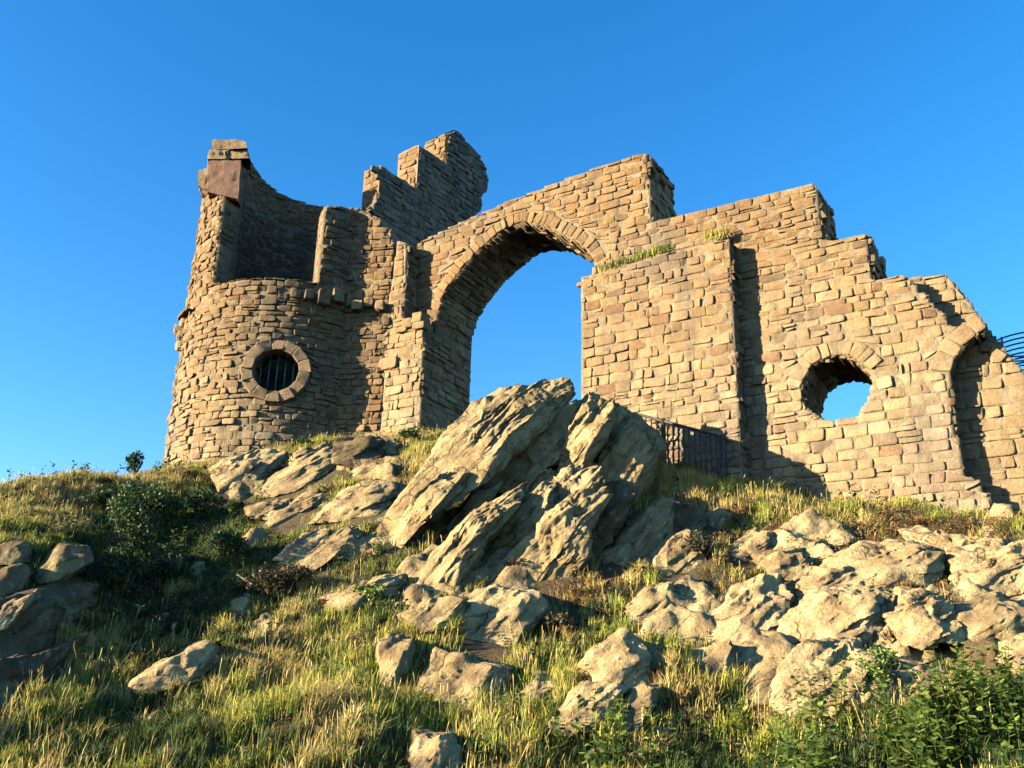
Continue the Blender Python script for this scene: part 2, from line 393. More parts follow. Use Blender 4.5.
intr_px = [(437, 318), (440, 308), (444, 295), (451, 283), (460, 271), (467, 262), (475, 254), (484, 245), (494, 237), (503, 230), (512.5, 225), (520, 222.5), (528, 222), (537, 223.5), (546.5, 226), (562, 233), (577, 241), (587, 249), (592, 255), (596, 264)]
intr = pl(intr_px)
top_px = [(400, 255), (428, 238), (455, 225), (480, 214), (505, 203), (530, 193), (560, 181), (590, 170), (620, 160), (647, 152), (651, 223), (675, 216), (700, 210), (730, 202), (760, 195), (790, 189), (815, 184), (824, 243), (868, 234), (872, 281), (904, 274), (914, 283), (918, 291), (928, 296), (934, 306), (946, 314), (950, 328), (962, 324), (978, 319), (988, 328)]
right_px = [(972, 338), (960, 350), (952, 362), (950, 390), (955, 430), (963, 462), (966, 478), (980, 479), (981, 492), (990, 494), (992, 520)]
T = pl(top_px); RR = pl(right_px)
zlow = -1.8
uj_r = puv(583, 380, .45)[0]; uj_l = puv(421, 385, .5)[0] + .02
polyB = np.vstack([T, RR, [[RR[-1][0] + .05, zlow], [uj_r, zlow], [uj_r, intr[-1][1] - .1]], intr[::-1], [[uj_l, intr[0][1] - .05], [uj_l, zlow], [T[0][0], zlow]]])
hole_px = [(740 + x * .1693, 300 + y * .1693) for x, y in [(360, 550), (375, 470), (420, 390), (480, 350), (570, 320), (660, 330), (720, 370), (770, 410), (785, 480), (770, 560), (730, 630), (690, 690), (600, 708), (520, 720), (460, 695), (400, 650), (370, 600)]]
hole = pl(hole_px)
def ring_quads(pts, th, step, closed=False, side=1, jitter=.0, r=None):
    P = np.asarray(pts); 
    if closed: P = np.vstack([P, P[:1]])
    seg = np.hypot(*np.diff(P, axis=0).T); s = np.r_[0, np.cumsum(seg)]; n = max(3, int(s[-1] / step)); t = np.linspace(0, s[-1], n + 1)
    if r is not None and not closed: t[1:-1] += r.uniform(-.25, .25, n - 1) * step
    X = np.interp(t, s, P[:, 0]); Y = np.interp(t, s, P[:, 1])
    ds = .12; X2 = np.interp(np.clip(t + ds, 0, s[-1]), s, P[:, 0]) - np.interp(np.clip(t - ds, 0, s[-1]), s, P[:, 0])
    Y2 = np.interp(np.clip(t + ds, 0, s[-1]), s, P[:, 1]) - np.interp(np.clip(t - ds, 0, s[-1]), s, P[:, 1])
    L = np.hypot(X2, Y2); nx_, ny_ = -Y2 / L * side, X2 / L * side
    tt = th * (1 + (r.uniform(-jitter, jitter, n) if r is not None else np.zeros(n)))
    return np.array([[(X[i], Y[i]), (X[i + 1], Y[i + 1]), (X[i + 1] + nx_[i + 1] * tt[i], Y[i + 1] + ny_[i + 1] * tt[i]), (X[i] + nx_[i] * tt[i], Y[i] + ny_[i] * tt[i])] for i in range(n)])
archQ = ring_quads(intr, .30, .17, side=1, jitter=.12, r=rng)
arch_band = np.vstack([intr, archQ[::-1, 3] if False else np.array([q_[2] for q_ in archQ[::-1]]), [archQ[0, 3]]])
# voussoirs above the oval hole: from lower left over the top to the right
hp = pl([(740 + x * .1693, 300 + y * .1693) for x, y in [(355, 520), (380, 450), (420, 390), (480, 350), (570, 320), (660, 330), (720, 370), (775, 420)]])
holeQ = ring_quads(hp, .30, .17, side=1, jitter=.1, r=rng)
hole_band = np.vstack([hp, np.array([q_[2] for q_ in holeQ[::-1]]), [holeQ[0, 3]]])
# rib of the blind arch on the right
bp_ = pl([(951, 372), (952, 362), (960, 350), (972, 338), (988, 327)])
blindQ = ring_quads(bp_, .34, .26, side=1, r=rng)
blind_band = np.vstack([bp_, np.array([q_[2] for q_ in blindQ[::-1]]), [blindQ[0, 3]]])
def inB(U, V): return inpoly(polyB, U, V) & ~inpoly(hole, U, V)
def inBs(U, V): return inB(U, V) & ~inpoly(arch_band, U, V) & ~inpoly(hole_band, U, V) & ~inpoly(blind_band, U, V)
uB0, uB1 = T[0][0] - .1, RR[-1][0] + .3; vB1 = T[:, 1].max() + .05
TB = 1.6
v, f = sheet(inB, WM, uB0, uB1, zlow, vB1, .06, -.006, -TB)
mesh_obj('wall_core', v, f, M_mortar, arch)
parts = [stones(coursed(rng, uB0, uB1, zlow, vB1, inBs), WM, rng)]
v, f, c = join(parts); mesh_obj('wall_stones', v, f, M_stone, arch, weather(v, c, 7.5, 11.5))
v, f, c = stones(archQ, WM, rng, prot=(.01, .04), back=-.3); mesh_obj('arch_ring', v, f, M_stone, arch, weather(v, c, 7.5, 11.5))
v, f, c = stones(holeQ, WM, rng, prot=(.01, .035), back=-.2); mesh_obj('window_arch', v, f, M_stone, arch, c)
v, f, c = stones(blindQ, WM, rng, prot=(.02, .05), back=-.3); mesh_obj('blind_arch_ring', v, f, M_stone, arch, c)

# middle buttress
Am = .45
Ap = np.vstack([pl([(580, 278), (600, 273), (640, 262), (680, 251), (700, 246), (732, 238)], Am)])
ua1 = puv(736, 350, Am)[0]; ua0 = puv(582, 380, Am)[0]
polyA = np.vstack([Ap, [[ua1, Ap[-1][1]], [ua1, zlow], [ua0, zlow], [ua0, Ap[0][1] - .05]]])
inA = lambda U, V: inpoly(polyA, U, V)
def WMA(u, v, w_): return WM(u, v, np.asarray(w_) + Am)
v, f = sheet(inA, WMA, ua0 - .2, ua1 + .1, zlow, Ap[:, 1].max() + .1, .06, -.006, -Am)
mesh_obj('buttress_core', v, f, M_mortar, arch)
P_ = [stones(coursed(rng, ua0 - .1, ua1 + .15, zlow, Ap[:, 1].max() + .1, inA), WMA, rng)]
def side_map(u_, w0):            # face at constant u looking towards +u; a runs back into the wall, b up
    def f_(a, b, w_):
        a, b, w_ = np.broadcast_arrays(a, b, w_); return WM(np.full(a.shape, u_) + w_, b, w0 - a)
    return f_
def left_map(u_, w0):
    def f_(a, b, w_):
        a, b, w_ = np.broadcast_arrays(a, b, w_); return WM(np.full(a.shape, u_) - w_, b, w0 - a)
    return f_
allin = lambda U, V: np.ones(np.shape(U), bool)
def rect(a0, a1, b0, b1): return lambda U, V: (U > a0) & (U < a1) & (V > b0) & (V < b1)
P_.append(stones(coursed(rng, 0, Am, zlow, Ap[-1][1], rect(0, Am, zlow, Ap[-1][1]), wd=(.2, .4)), side_map(ua1, Am), rng, prot=(-.02, .05)))
P_.append(stones(coursed(rng, 0, Am + TB, zlow, Ap[0][1], rect(0, Am + TB, zlow, Ap[0][1])), left_map(ua0, Am), rng))
P_.append(stones(np.array([[(ua0 - .14, Ap[0][1] - .19), (ua0 + .1, Ap[0][1] - .19), (ua0 + .1, Ap[0][1] - .09), (ua0 - .14, Ap[0][1] - .09)]]), WMA, rng))
v, f, c = join(P_); mesh_obj('buttress_stones', v, f, M_stone, arch, weather(v, c, 7.5, 11.5))

# left pier, proud of the wall
Lw = .5
Lpx = [(397, 241), (406, 243), (405, 300), (402, 329), (424, 328), (421, 385), (418, 440), (416, 500), (378, 500), (381, 434), (385, 373), (379, 371), (379, 355), (386, 325), (389, 300), (394, 268)]
polyL = pl(Lpx, Lw); polyL[polyL[:, 1] < polyL[7][1] + .01, 1] = zlow
inL = lambda U, V: inpoly(polyL, U, V)
def WML(u, v, w_): return WM(u, v, np.asarray(w_) + Lw)
v, f = sheet(inL, WML, polyL[:, 0].min() - .1, polyL[:, 0].max() + .1, zlow, polyL[:, 1].max() + .1, .04, -.006, -Lw - TB + .05)
mesh_obj('pier_core', v, f, M_mortar, arch)
P_ = [stones(coursed(rng, polyL[:, 0].min() - .1, polyL[:, 0].max() + .1, zlow, polyL[:, 1].max() + .1, inL, wd=(.2, .42)), WML, rng)]
ztop = puv(424, 329, Lw)[1]
P_.append(stones(coursed(rng, 0, Lw + TB, zlow, ztop, rect(0, Lw + TB, zlow, ztop), wd=(.25, .6)), side_map(puv(421, 385, Lw)[0], Lw), rng, prot=(0, .05)))
u2 = puv(405, 290, Lw)[0]
P_.append(stones(coursed(rng, 0, Lw, ztop, puv(405, 245, Lw)[1], rect(0, Lw, ztop, puv(405, 245, Lw)[1])), side_map(u2, Lw), rng))
# a few loose ledge stones on the pier's shoulder
for (x0, y0, x1, y1) in ((403, 318, 413, 329), (412, 311, 423, 324), (415, 322, 426, 331), (399, 326, 408, 334), (379, 356, 399, 372)):
    a = puv(x0, y1, Lw); b = puv(x1, y0, Lw); P_.append(stones(np.array([[(a[0], a[1]), (b[0], a[1]), (b[0], b[1]), (a[0], b[1])]]), WML, rng, prot=(.05, .12), back=-.3, gap=.004))
v, f, c = join(P_); mesh_obj('pier_stones', v, f, M_stone, arch, weather(v, c, 9, 13))

zi = intr[0][1]; ui = intr[0][0]
v, f, c = stones(coursed(rng, 0, TB, zi - .3, zi + .02, rect(0, TB, zi - .3, zi + .02), h=(.14, .17), wd=(.25, .5)), side_map(ui, 0), rng, prot=(.0, .05), back=-.3)
mesh_obj('springing_course', v, f, M_stone, arch, weather(v, c, 7.5, 11.5))
# soffit of the arch and its continuation down both jambs
seg = np.hypot(*np.diff(intr, axis=0).T); sl = np.r_[0, np.cumsum(seg)]
def soffit(a, b, w_):
    a, b, w_ = np.broadcast_arrays(a, b, w_)
    x = np.interp(b, sl, intr[:, 0]); y = np.interp(b, sl, intr[:, 1])
    x2 = np.interp(np.clip(b + .1, 0, sl[-1]), sl, intr[:, 0]) - np.interp(np.clip(b - .1, 0, sl[-1]), sl, intr[:, 0])
    y2 = np.interp(np.clip(b + .1, 0, sl[-1]), sl, intr[:, 1]) - np.interp(np.clip(b - .1, 0, sl[-1]), sl, intr[:, 1])
    L = np.hypot(x2, y2); return WM(x + y2 / L * w_, y - x2 / L * w_, -a)
v, f, c = stones(coursed(rng, .12, TB, 0, sl[-1], rect(.12, TB, 0, sl[-1]), h=(.14, .24), wd=(.25, .6)), soffit, rng, prot=(0, .06))
mesh_obj('arch_soffit', v, f, M_stone, arch, c)
hc = np.vstack([hole, hole[:1]]); hs2 = np.r_[0, np.cumsum(np.hypot(*np.diff(hc, axis=0).T))]; hmid = hole.mean(0)
def hole_jamb(a, b, w_):
    a, b, w_ = np.broadcast_arrays(a, b, w_); x = np.interp(b, hs2, hc[:, 0]); y = np.interp(b, hs2, hc[:, 1])
    dx, dy = hmid[0] - x, hmid[1] - y; L = np.hypot(dx, dy); return WM(x + dx / L * w_, y + dy / L * w_, -a)
v, f, c = stones(coursed(rng, .04, TB, 0, hs2[-1], rect(.04, TB, 0, hs2[-1]), h=(.15, .24), wd=(.25, .6)), hole_jamb, rng, prot=(.02, .05))
mesh_obj('window_jamb', v, f, M_stone, arch, c)
# broken right-facing ends of the steps
P_ = []
for (tp, bt, dep) in (((647, 152), (651, 223), TB - .05), ((815, 184), (824, 243), TB), ((868, 234), (872, 281), TB)):
    a = puv(*tp); b = puv(*bt)
    def slant(a_=a, b_=b):
        def f_(p, q_, w_):
            p, q_, w_ = np.broadcast_arrays(p, q_, w_); t_ = (q_ - b_[1]) / (a_[1] - b_[1])
            return WM(b_[0] + (a_[0] - b_[0]) * t_ + w_, q_, -p)
        return f_
    P_.append(stones(coursed(rng, 0, dep, b[1], a[1], rect(0, dep, b[1], a[1])), slant(), rng, prot=(0, .10)))
# edge of wall B where the recessed bay begins
ub = puv(950, 390)[0]
zb0, zb1 = puv(963, 470)[1], puv(951, 366)[1]
P_.append(stones(coursed(rng, 0, .45, zb0, zb1, rect(0, .45, zb0, zb1)), side_map(ub + .02, 0), rng))
v, f, c = join(P_); mesh_obj('step_end_stones', v, f, M_stone, arch, c)

# recessed bay on the right
Cw = -.42
Cpx = [(880, 290), (904, 279), (925, 276), (944, 273), (950, 279), (958, 288), (966, 298), (975, 309), (984, 320), (990, 331), (1001, 344), (1012, 357), (1024, 371), (1048, 400), (1075, 430), (1100, 470)]
polyC = np.vstack([pl(Cpx, Cw), [[puv(1100, 470, Cw)[0] + .3, zlow], [puv(880, 290, Cw)[0], zlow]]])
def inC(U, V): return inpoly(polyC, U, V)
c2 = puv(838, 388)[0] + 1.2
def inC2(U, V): return inC(U, V) & (U > c2)
def WMC(u, v, w_): return WM(u, v, np.asarray(w_) + Cw)
v, f = sheet(inC2, WMC, polyC[:, 0].min(), polyC[:, 0].max(), zlow, polyC[:, 1].max() + .1, .06, -.02, -TB - Cw)
mesh_obj('bay_core', v, f, M_mortar, arch)
# two thin curved relieving arches set into the bay
A1 = pl([(962, 360), (974, 353), (988, 352), (1002, 362)], Cw)
r1 = ring_quads(A1, .14, .3, side=1, r=rng)
P_ = [stones(coursed(rng, c2, polyC[:, 0].max(), zlow, polyC[:, 1].max() + .1, inC2, h=(.17, .32), wd=(.22, .6)), WMC, rng, prot=(-.01, .02)),
      stones(r1, WMC, rng, prot=(.04, .06))]
v, f, c = join(P_); mesh_obj('bay_stones', v, f, M_stone, arch, c)

# ------------------------------------------------------------------ the round tower
TC = at(279, 465, 24.2); TC[2] = 0; TR = 2.78; TT = .62
Fd = np.array([TC[0], TC[1], 0]); Fd /= np.linalg.norm(Fd); Rd = np.array([Fd[1], -Fd[0], 0])
def TM(u, v, w_):
    u, v, w_ = np.broadcast_arrays(u, v, w_); th = u / TR; r = TR + w_
    return TC + (r * np.sin(th))[..., None] * Rd - (r * np.cos(th))[..., None] * Fd + v[..., None] * Zv
def TMi(u, v, w_): return TM(u, v, -TT - np.asarray(w_))
def cyl(px, py, r=TR, far=False):
    d = ray(px, py); a = d[:2] @ d[:2]; oc = CAM[:2] - TC[:2]; b = 2 * d[:2] @ oc; c_ = oc @ oc - r * r
    D = b * b - 4 * a * c_; D = max(D, 0); s = (-b + (math.sqrt(D) if far else -math.sqrt(D))) / (2 * a)
    P = CAM + d * s; q_ = P - TC; th = math.atan2(q_ @ Rd, -(q_ @ Fd)); return th * TR, P[2]
g0 = cyl(213, 285); g1 = cyl(318, 277); g1t = cyl(325, 206); fr = cyl(222, 204); gm = cyl(262, 277)
rt1 = cyl(345, 207); rt2 = cyl(370, 214); ztop_fin = cyl(225, 143)[1]
PI = math.pi; L2 = PI * TR
bk = [cyl(x, y, TR - TT, True) for x, y in ((250, 160), (256, 170), (268, 184), (283, 195), (310, 204), (334, 208))]
bk = [((u / TR if u > 0 else u / TR + 2 * PI) , z) for u, z in bk]      # angles around the back
print('tower', g0, g1, fr, ztop_fin, [(round(math.degrees(a)), round(z, 2)) for a, z in bk])
bk.sort()
prof = [(g1[0] / TR + .001, g1t[1]), (rt1[0] / TR, rt1[1]), (rt2[0] / TR, rt2[1]), (1.6, rt2[1] - .3), (bk[0][0] - .05, bk[0][1] - .2)] + bk + [(2 * PI - 1.25, ztop_fin), (2 * PI + g0[0] / TR - .02, ztop_fin - .05), (2 * PI + g0[0] / TR, g0[1]), (2 * PI + gm[0] / TR, gm[1]), (2 * PI + g1[0] / TR, g1[1])]
pa = np.array([p[0] for p in prof]); pz = np.array([p[1] for p in prof])
ac = cyl(276, 371); arx = (cyl(300, 371)[0] - cyl(252, 371)[0]) / 2; arz = (cyl(276, 350)[1] - cyl(276, 393)[1]) / 2
def ell(U, V, k): return ((U - ac[0]) / (arx * k)) ** 2 + ((V - ac[1]) / (arz * k)) ** 2 < 1
def inT(U, V):
    th = np.mod(U / TR, 2 * PI); th = np.where(th < pa[0], th + 2 * PI, th)
    # the fin leans: its cut edge runs from g0 up to fr
    dz = np.clip((V - g0[1]) / (fr[1] - g0[1]), 0, 1.2); a_edge = 2 * PI + (g0[0] + (fr[0] - g0[0]) * dz) / TR
    top = np.interp(np.where((th > 2 * PI + g0[0] / TR - .03) & (th < a_edge) & (V > g0[1]), 2 * PI + g0[0] / TR - .03, th), pa, pz)
    top = np.where((th >= a_edge) & (V > g0[1]) & (th > 5), -99, top)
    return (V < top) & ~ell(U, V, 1.02)
def inTs(U, V): return inT(U, V) & ~ell(U, V, 1.45)
tb = 5.6
tower = empty('round_tower', (TC[0], TC[1], 7.0), 'hollow round sandstone tower with barred porthole window and broken top', 'tower')
ZM = max(pz) + .1
v, f = sheet(inT, TM, -L2, L2, tb, ZM, .07, -.006, -TT)
mesh_obj('tower_core', v, f, M_mortar, tower)
Q = coursed(rng, -L2, L2, tb, ZM, inTs, h=(.115, .21), wd=(.15, .42))
v, f, c = stones(Q, TM, rng, prot=(-.005, .06), rough=.02); mesh_obj('tower_stones', v, f, M_stone, tower, weather(v, c, 7.0, 12, (.76, .68, .60)))
Qi = coursed(rng, -L2, L2, g0[1] - 1.0, ZM, lambda U, V: inT(U, V) & (V > g0[1] - 1), h=(.14, .25))
v, f, c = stones(Qi, TMi, rng, prot=(0, .04)); mesh_obj('inner_lining', v, f, M_stone, tower, weather(v, c, 7.0, 12, (.72, .60, .56)))
def radial(th_of_z, sgn):
    def f_(a, b, w_):
        a, b, w_ = np.broadcast_arrays(a, b, w_); th = th_of_z(b) + sgn * w_ / TR; rr_ = TR - a
        return TC + (rr_ * np.sin(th))[..., None] * Rd - (rr_ * np.cos(th))[..., None] * Fd + b[..., None] * Zv
    return f_
def fin_edge(z): return (g0[0] + (fr[0] - g0[0]) * np.clip((z - g0[1]) / (fr[1] - g0[1]), 0, 1.2)) / TR
zf1 = uf0 = cyl(221, 203)[1]
J1 = stones(coursed(rng, 0, TT, g0[1], zf1, rect(0, TT, g0[1], zf1), wd=(.25, .5)), radial(fin_edge, 1), rng)
J2 = stones(coursed(rng, 0, TT, g1[1], g1t[1], rect(0, TT, g1[1], g1t[1]), wd=(.2, .4)), radial(lambda z: 0 * z + g1[0] / TR, -1), rng)
for v, f, c in (J1, J2): mesh_obj('gap_jamb', v, f, M_stone, tower, weather(v, c, 7, 12))
# window surround: flat dressed ring proud of the curved wall
wth = ac[0] / TR
Wc = TM(ac[0], ac[1], .0); Wr = math.cos(wth) * Rd + math.sin(wth) * Fd; Wn = math.sin(wth) * Rd - math.cos(wth) * Fd
def WW(u, v, w_):
    u, v, w_ = np.broadcast_arrays(u, v, w_); return Wc + u[..., None] * Wr + v[..., None] * Zv + w_[..., None] * Wn
an = np.linspace(0, 2 * PI, 15)
rq = []
for i in range(14):
    a0, a1 = an[i], an[i + 1]; k0, k1 = .98, 1.47 + rng.uniform(-.03, .05)
    rq.append([(arx * k0 * math.cos(a1), arz * k0 * math.sin(a1)), (arx * k0 * math.cos(a0), arz * k0 * math.sin(a0)), (arx * k1 * math.cos(a0), arz * k1 * math.sin(a0)), (arx * k1 * math.cos(a1), arz * k1 * math.sin(a1))])
ringpal = np.array([[.25, .17, .10], [.22, .15, .09], [.28, .195, .115]])
v, f, c = stones(np.array(rq), WW, rng, prot=(.085, .10), gap=.0, back=-.4, rough=.012, palette=ringpal, jit=.0, edge=.2)
surround = mesh_obj('window_surround', v, f, M_stone, tower, c)
def tube(P0, P1, r, n=8):
    P0 = np.asarray(P0, float); P1 = np.asarray(P1, float); d = P1 - P0; d /= np.linalg.norm(d)
    a = np.cross(d, [0, 0, 1.0]) if abs(d[2]) < .9 else np.cross(d, [1.0, 0, 0]); a /= np.linalg.norm(a); b = np.cross(d, a)
    t = np.arange(n) * 2 * PI / n; ring = np.cos(t)[:, None] * a * r + np.sin(t)[:, None] * b * r
    V = np.r_[P0 + ring, P1 + ring]; i = np.arange(n); j = (i + 1) % n
    return V, [np.stack([i, j, j + n, i + n], -1), i[None, ::-1], i[None, :] + n]
def tubes(name, segs, mat, parent, n=8):
    VV, Fq, Fc = [], [], []; o = 0
    for (a, b, r) in segs:
        V, fs = tube(a, b, r, n); VV.append(V); Fq.append(fs[0] + o); Fc.append(fs[1] + o); Fc.append(fs[2] + o); o += len(V)
    return mesh_obj(name, np.concatenate(VV), [np.concatenate(Fq), np.concatenate(Fc)], mat, parent)
for i in range(5):
    x = (-.68 + i * .34) * arx; zz = arz * math.sqrt(1 - (x / arx) ** 2)
    tubes('window_bar', [(WW(x, -zz, -.22), WW(x, zz, -.22), .009)], mat_metal('galvanised_bar', (.14, .13, .11), .2, .5) if i == 0 else bpy.data.materials['galvanised_bar'], tower)
# flank between the drum and the pier
l0 = cyl(350, 260); LA = TM(l0[0], l0[1], 0) * np.array([1, 1, 0]); pB = puv(391, 290, Lw); LB = WM(np.array(pB[0]), np.array(pB[1]), np.array(Lw - .03)) * np.array([1, 1, 0])
Ld = LB - LA; Ll = np.linalg.norm(Ld); Ld /= Ll; Ln = np.array([Ld[1], -Ld[0], 0])
if Ln[1] > 0: Ln = -Ln
def LM(u, v, w_):
    u, v, w_ = np.broadcast_arrays(u, v, w_); return LA + u[..., None] * Ld + v[..., None] * Zv + w_[..., None] * Ln
def luv(px, py):
    d = ray(px, py); q_ = LA - CAM; s_ = (q_ @ Ln) / (d @ Ln) ; P_x = CAM + d * s_; return ((P_x - LA) @ Ld, P_x[2])
lk = [luv(x, y) for x, y in ((348, 208), (358, 208), (360, 211), (370, 212), (371, 217), (381, 219), (382, 226), (391, 229), (392, 240))]
polyK = np.array(lk + [(Ll, lk[-1][1] - .1), (Ll, tb), (lk[0][0], tb)])
inK = lambda U, V: inpoly(polyK, U, V)
print('link', Ll, np.degrees(math.atan2(Ln[0], -Ln[1])))
v, f = sheet(inK, LM, polyK[:, 0].min(), Ll + .05, tb, polyK[:, 1].max() + .1, .05, -.006, -.6); mesh_obj('flank_core', v, f, M_mortar, tower)
KP = stones(coursed(rng, polyK[:, 0].min(), Ll, tb, polyK[:, 1].max() + .1, inK, h=(.115, .21), wd=(.15, .42)), LM, rng, prot=(-.005, .06), rough=.03)
v, f, c = KP; mesh_obj('flank_stones', v, f, M_stone, tower, weather(v, c, 6.0, 9, (.76, .68, .60)))
for (x0, y0, x1, y1, pr) in ((353, 303, 365, 313, .2), (366, 300, 376, 309, .16), (377, 303, 387, 313, .22), (384, 318, 392, 327, .1)):
    a = luv(x0, y1); b = luv(x1, y0); v, f, c = stones(np.array([[(a[0], a[1]), (b[0], a[1]), (b[0], b[1]), (a[0], b[1])]]), LM, rng, prot=(pr, pr + .03), back=-.1, gap=.002, rough=.04); mesh_obj('corbel_stone', v, f, M_stone, tower, c)
# corbel stones left of the string course
P_ = []
def flush():
    while P_:
        v, f, c = P_.pop(); mesh_obj('corbel_stone', v, f, M_stone, tower, c)
def cb(x0, y0, x1, y1, pr):
    a = cyl(x0, y1); b = cyl(x1, y0); P_.append(stones(np.array([[(a[0], a[1]), (b[0], a[1]), (b[0], b[1]), (a[0], b[1])]]), TM, rng, prot=(pr, pr + .04), back=-.1, gap=.002, rough=.03))
for a in ((183, 309, 194, 322, .18), (290, 291, 301, 299, .12), (303, 293, 313, 301, .2), (315, 295, 328, 306, .26), (330, 293, 342, 303, .2), (343, 299, 351, 308, .22), (340, 288, 350, 294, .08)): cb(*a)
th0 = cyl(171, 330)[0]
for dz, du, pr in ((-.0, -.15, .16), (.2, -.3, .24), (-.25, -.25, .14), (.32, -.05, .12)):
    z0 = cyl(180, 340)[1] + dz
    P_.append(stones(np.array([[(th0 + du, z0), (th0 + du + .35, z0), (th0 + du + .35, z0 + .2), (th0 + du, z0 + .2)]]), TM, rng, prot=(pr, pr + .03), back=-.1, gap=.002, rough=.03))
for k in range(14):   # ragged stones standing out along the left edge
    z0 = rng.uniform(8.0, 12.5); P_.append(stones(np.array([[(-TR * 1.62, z0), (-TR * 1.5, z0), (-TR * 1.5, z0 + .18), (-TR * 1.62, z0 + .18)]]), TM, rng, prot=(.05, .09), back=-.1, gap=.002, rough=.03))
flush()

def block(name, c8, mat, parent, sub=9, amp=.03, sc_=4.0, seed=0, color=None):
    """rough block from 8 corners (bottom 4 ccw, top 4 ccw)"""
    c8 = np.asarray(c8, float); V = []; Fc = []; o = 0
    quads = [(0, 1, 5, 4), (1, 2, 6, 5), (2, 3, 7, 6), (3, 0, 4, 7), (4, 5, 6, 7), (3, 2, 1, 0)]
    t = np.linspace(0, 1, sub); 
    for qd in quads:
        a, b, c_, d = c8[list(qd)]; tu = t[None, :, None]; tv = t[:, None, None]
        G = a * (1 - tu) * (1 - tv) + b * tu * (1 - tv) + c_ * tu * tv + d * (1 - tu) * tv
        V.append(G.reshape(-1, 3)); g = np.arange(sub * sub).reshape(sub, sub) + o
        Fc.append(np.stack([g[:-1, :-1], g[:-1, 1:], g[1:, 1:], g[1:, :-1]], -1).reshape(-1, 4)); o += sub * sub
    V = np.concatenate(V); ctr = c8.mean(0); d = V - ctr; d /= np.linalg.norm(d, axis=1, keepdims=True)
    V = V + d * (fbm(V * sc_ + seed, 4) * amp)[:, None]
    return mesh_obj(name, V, np.concatenate(Fc), mat, parent, None if color is None else np.tile(color, (len(V), 1)))
# lintel stub and cap on the fin: jutting blocks looking out over the gap
def pbox(q4, Y0, dep):
    """front face from four picture corners (bl, br, tr, tl) at distance Y0, running dep metres back"""
    fr4 = [at(x, y, Y0) for x, y in q4]; bk4 = [p + np.array([-.12, 1, 0]) * dep for p in fr4]
    return [fr4[0], fr4[1], bk4[1], bk4[0], fr4[3], fr4[2], bk4[2], bk4[3]]
uf = cyl(221, 203); Yfin = TM(uf[0], uf[1], 0)[1] - .05
block('lintel_stub', pbox([(207, 192), (238, 199), (241, 160), (208, 160)], Yfin, .62), mat_masonry('red_sandstone', base=(.19, .11, .08), vcol=False, dark=.2), tower, sub=18, amp=.03, sc_=6.0)
for q4, yo in (([(208, 159), (226, 159), (225, 149), (209, 149)], 0), ([(226, 159), (249, 158), (247, 148), (225, 149)], .04), ([(211, 149), (228, 149), (229, 140), (213, 140)], .05), ([(229, 149), (247, 148), (245, 141), (229, 139)], -.04), ([(198, 186), (209, 190), (209, 166), (198, 170)], .3)):
    block('cap_stone', pbox(q4, Yfin + yo, .6), M_rubble, tower, sub=8, amp=.05, sc_=5.0)

# ------------------------------------------------------------------ stepped wall behind
SO = at(377, 210, 22.9); wv = np.array([.60, .80, 0]); wv /= np.linalg.norm(wv); wn = np.array([wv[1], -wv[0], 0])   # wn: the face seen from the camera
def SM(u, v, w_):
    u, v, w_ = np.broadcast_arrays(u, v, w_); return SO * np.array([1, 1, 0]) + u[..., None] * wv + v[..., None] * Zv + w_[..., None] * wn
def suv(px, py):
    d = ray(px, py); s = ((SO - CAM) @ wn) / (d @ wn); P = CAM + d * s - SO; return (P @ wv, P[2] + SO[2])
s1 = suv(377, 163); s1b = suv(415, 176); s2 = suv(421, 147); s2b = suv(445, 159); s3 = suv(449, 134); s3b = suv(463, 136)
zb = 6.5; s_end = suv(472, 180)[0]
u1_, u2_ = suv(417, 176)[0], suv(446, 159)[0]
z1_, z2_, z3_ = s1[1], s2[1], s3[1]
stair = empty('stepped_wall', (SO[0], SO[1], 7.0), 'tall dark stepped wall rising behind the round tower, its step ends sunlit', 'wall')
steps = [(0, u1_, z1_, .62), (u1_, u2_, z2_, .80)]
print('stepped', steps)
V_, F_, C_ = [], [], []
shadepal = np.array([[.13, .12, .10], [.16, .14, .11], [.11, .105, .09], [.18, .15, .11]])  # the shade of the right-facing side is painted into these stone colours
for (a, b, z, th) in steps:
    c8 = [SM(a, zb, 0), SM(b + .0, zb, 0), SM(b, zb, -th), SM(a, zb, -th), SM(a, z, 0), SM(b, z, 0), SM(b, z, -th), SM(a, z, -th)]
    block('step_block', c8, M_render, stair, sub=34, amp=.045, sc_=3.5)
endp = [suv(x, y) for x, y in [(446, 159), (449, 134), (455, 131), (460, 132), (463, 138), (468, 144), (474, 149), (479, 156), (484, 164), (487, 172), (488, 180), (486, 190), (481, 198), (482, 209), (474, 216), (471, 224), (470, 262)]]
poly3 = np.array([(u2_, zb)] + [(u2_, endp[0][1])] + [(max(u2_, a), b) for a, b in endp[1:]] + [(endp[-1][0], zb)])
in3 = lambda U, V: inpoly(poly3, U, V)
u3, z3m = poly3[:, 0].max(), poly3[:, 1].max()
v, f = sheet(in3, SM, u2_, u3 + .1, zb, z3m + .1, .05, -.02, -.95); mesh_obj('broken_end', v + (fbm(v * 5, 3) * .03)[:, None] * np.array([1, 1, .5]), f, M_render, stair)
for (s_, za, zb2, th) in ((0, s1b[1] - 1.6, z1_, .60), (u1_, z1_, z2_, .78), (u2_, z2_, endp[1][1], .92)):
    def rm(a, b, w_, s_=s_):
        a, b, w_ = np.broadcast_arrays(a, b, w_); return SM(s_ - w_, b, -a)
    v, f, c = stones(coursed(rng, 0.02, th, za, zb2, rect(.02, th, za, zb2), h=(.14, .24), wd=(.3, .7)), rm, rng, prot=(.02, .035), gap=.005, rough=.012); mesh_obj('step_face', v, f, M_stone, stair, weather(v, c, 7, 12))
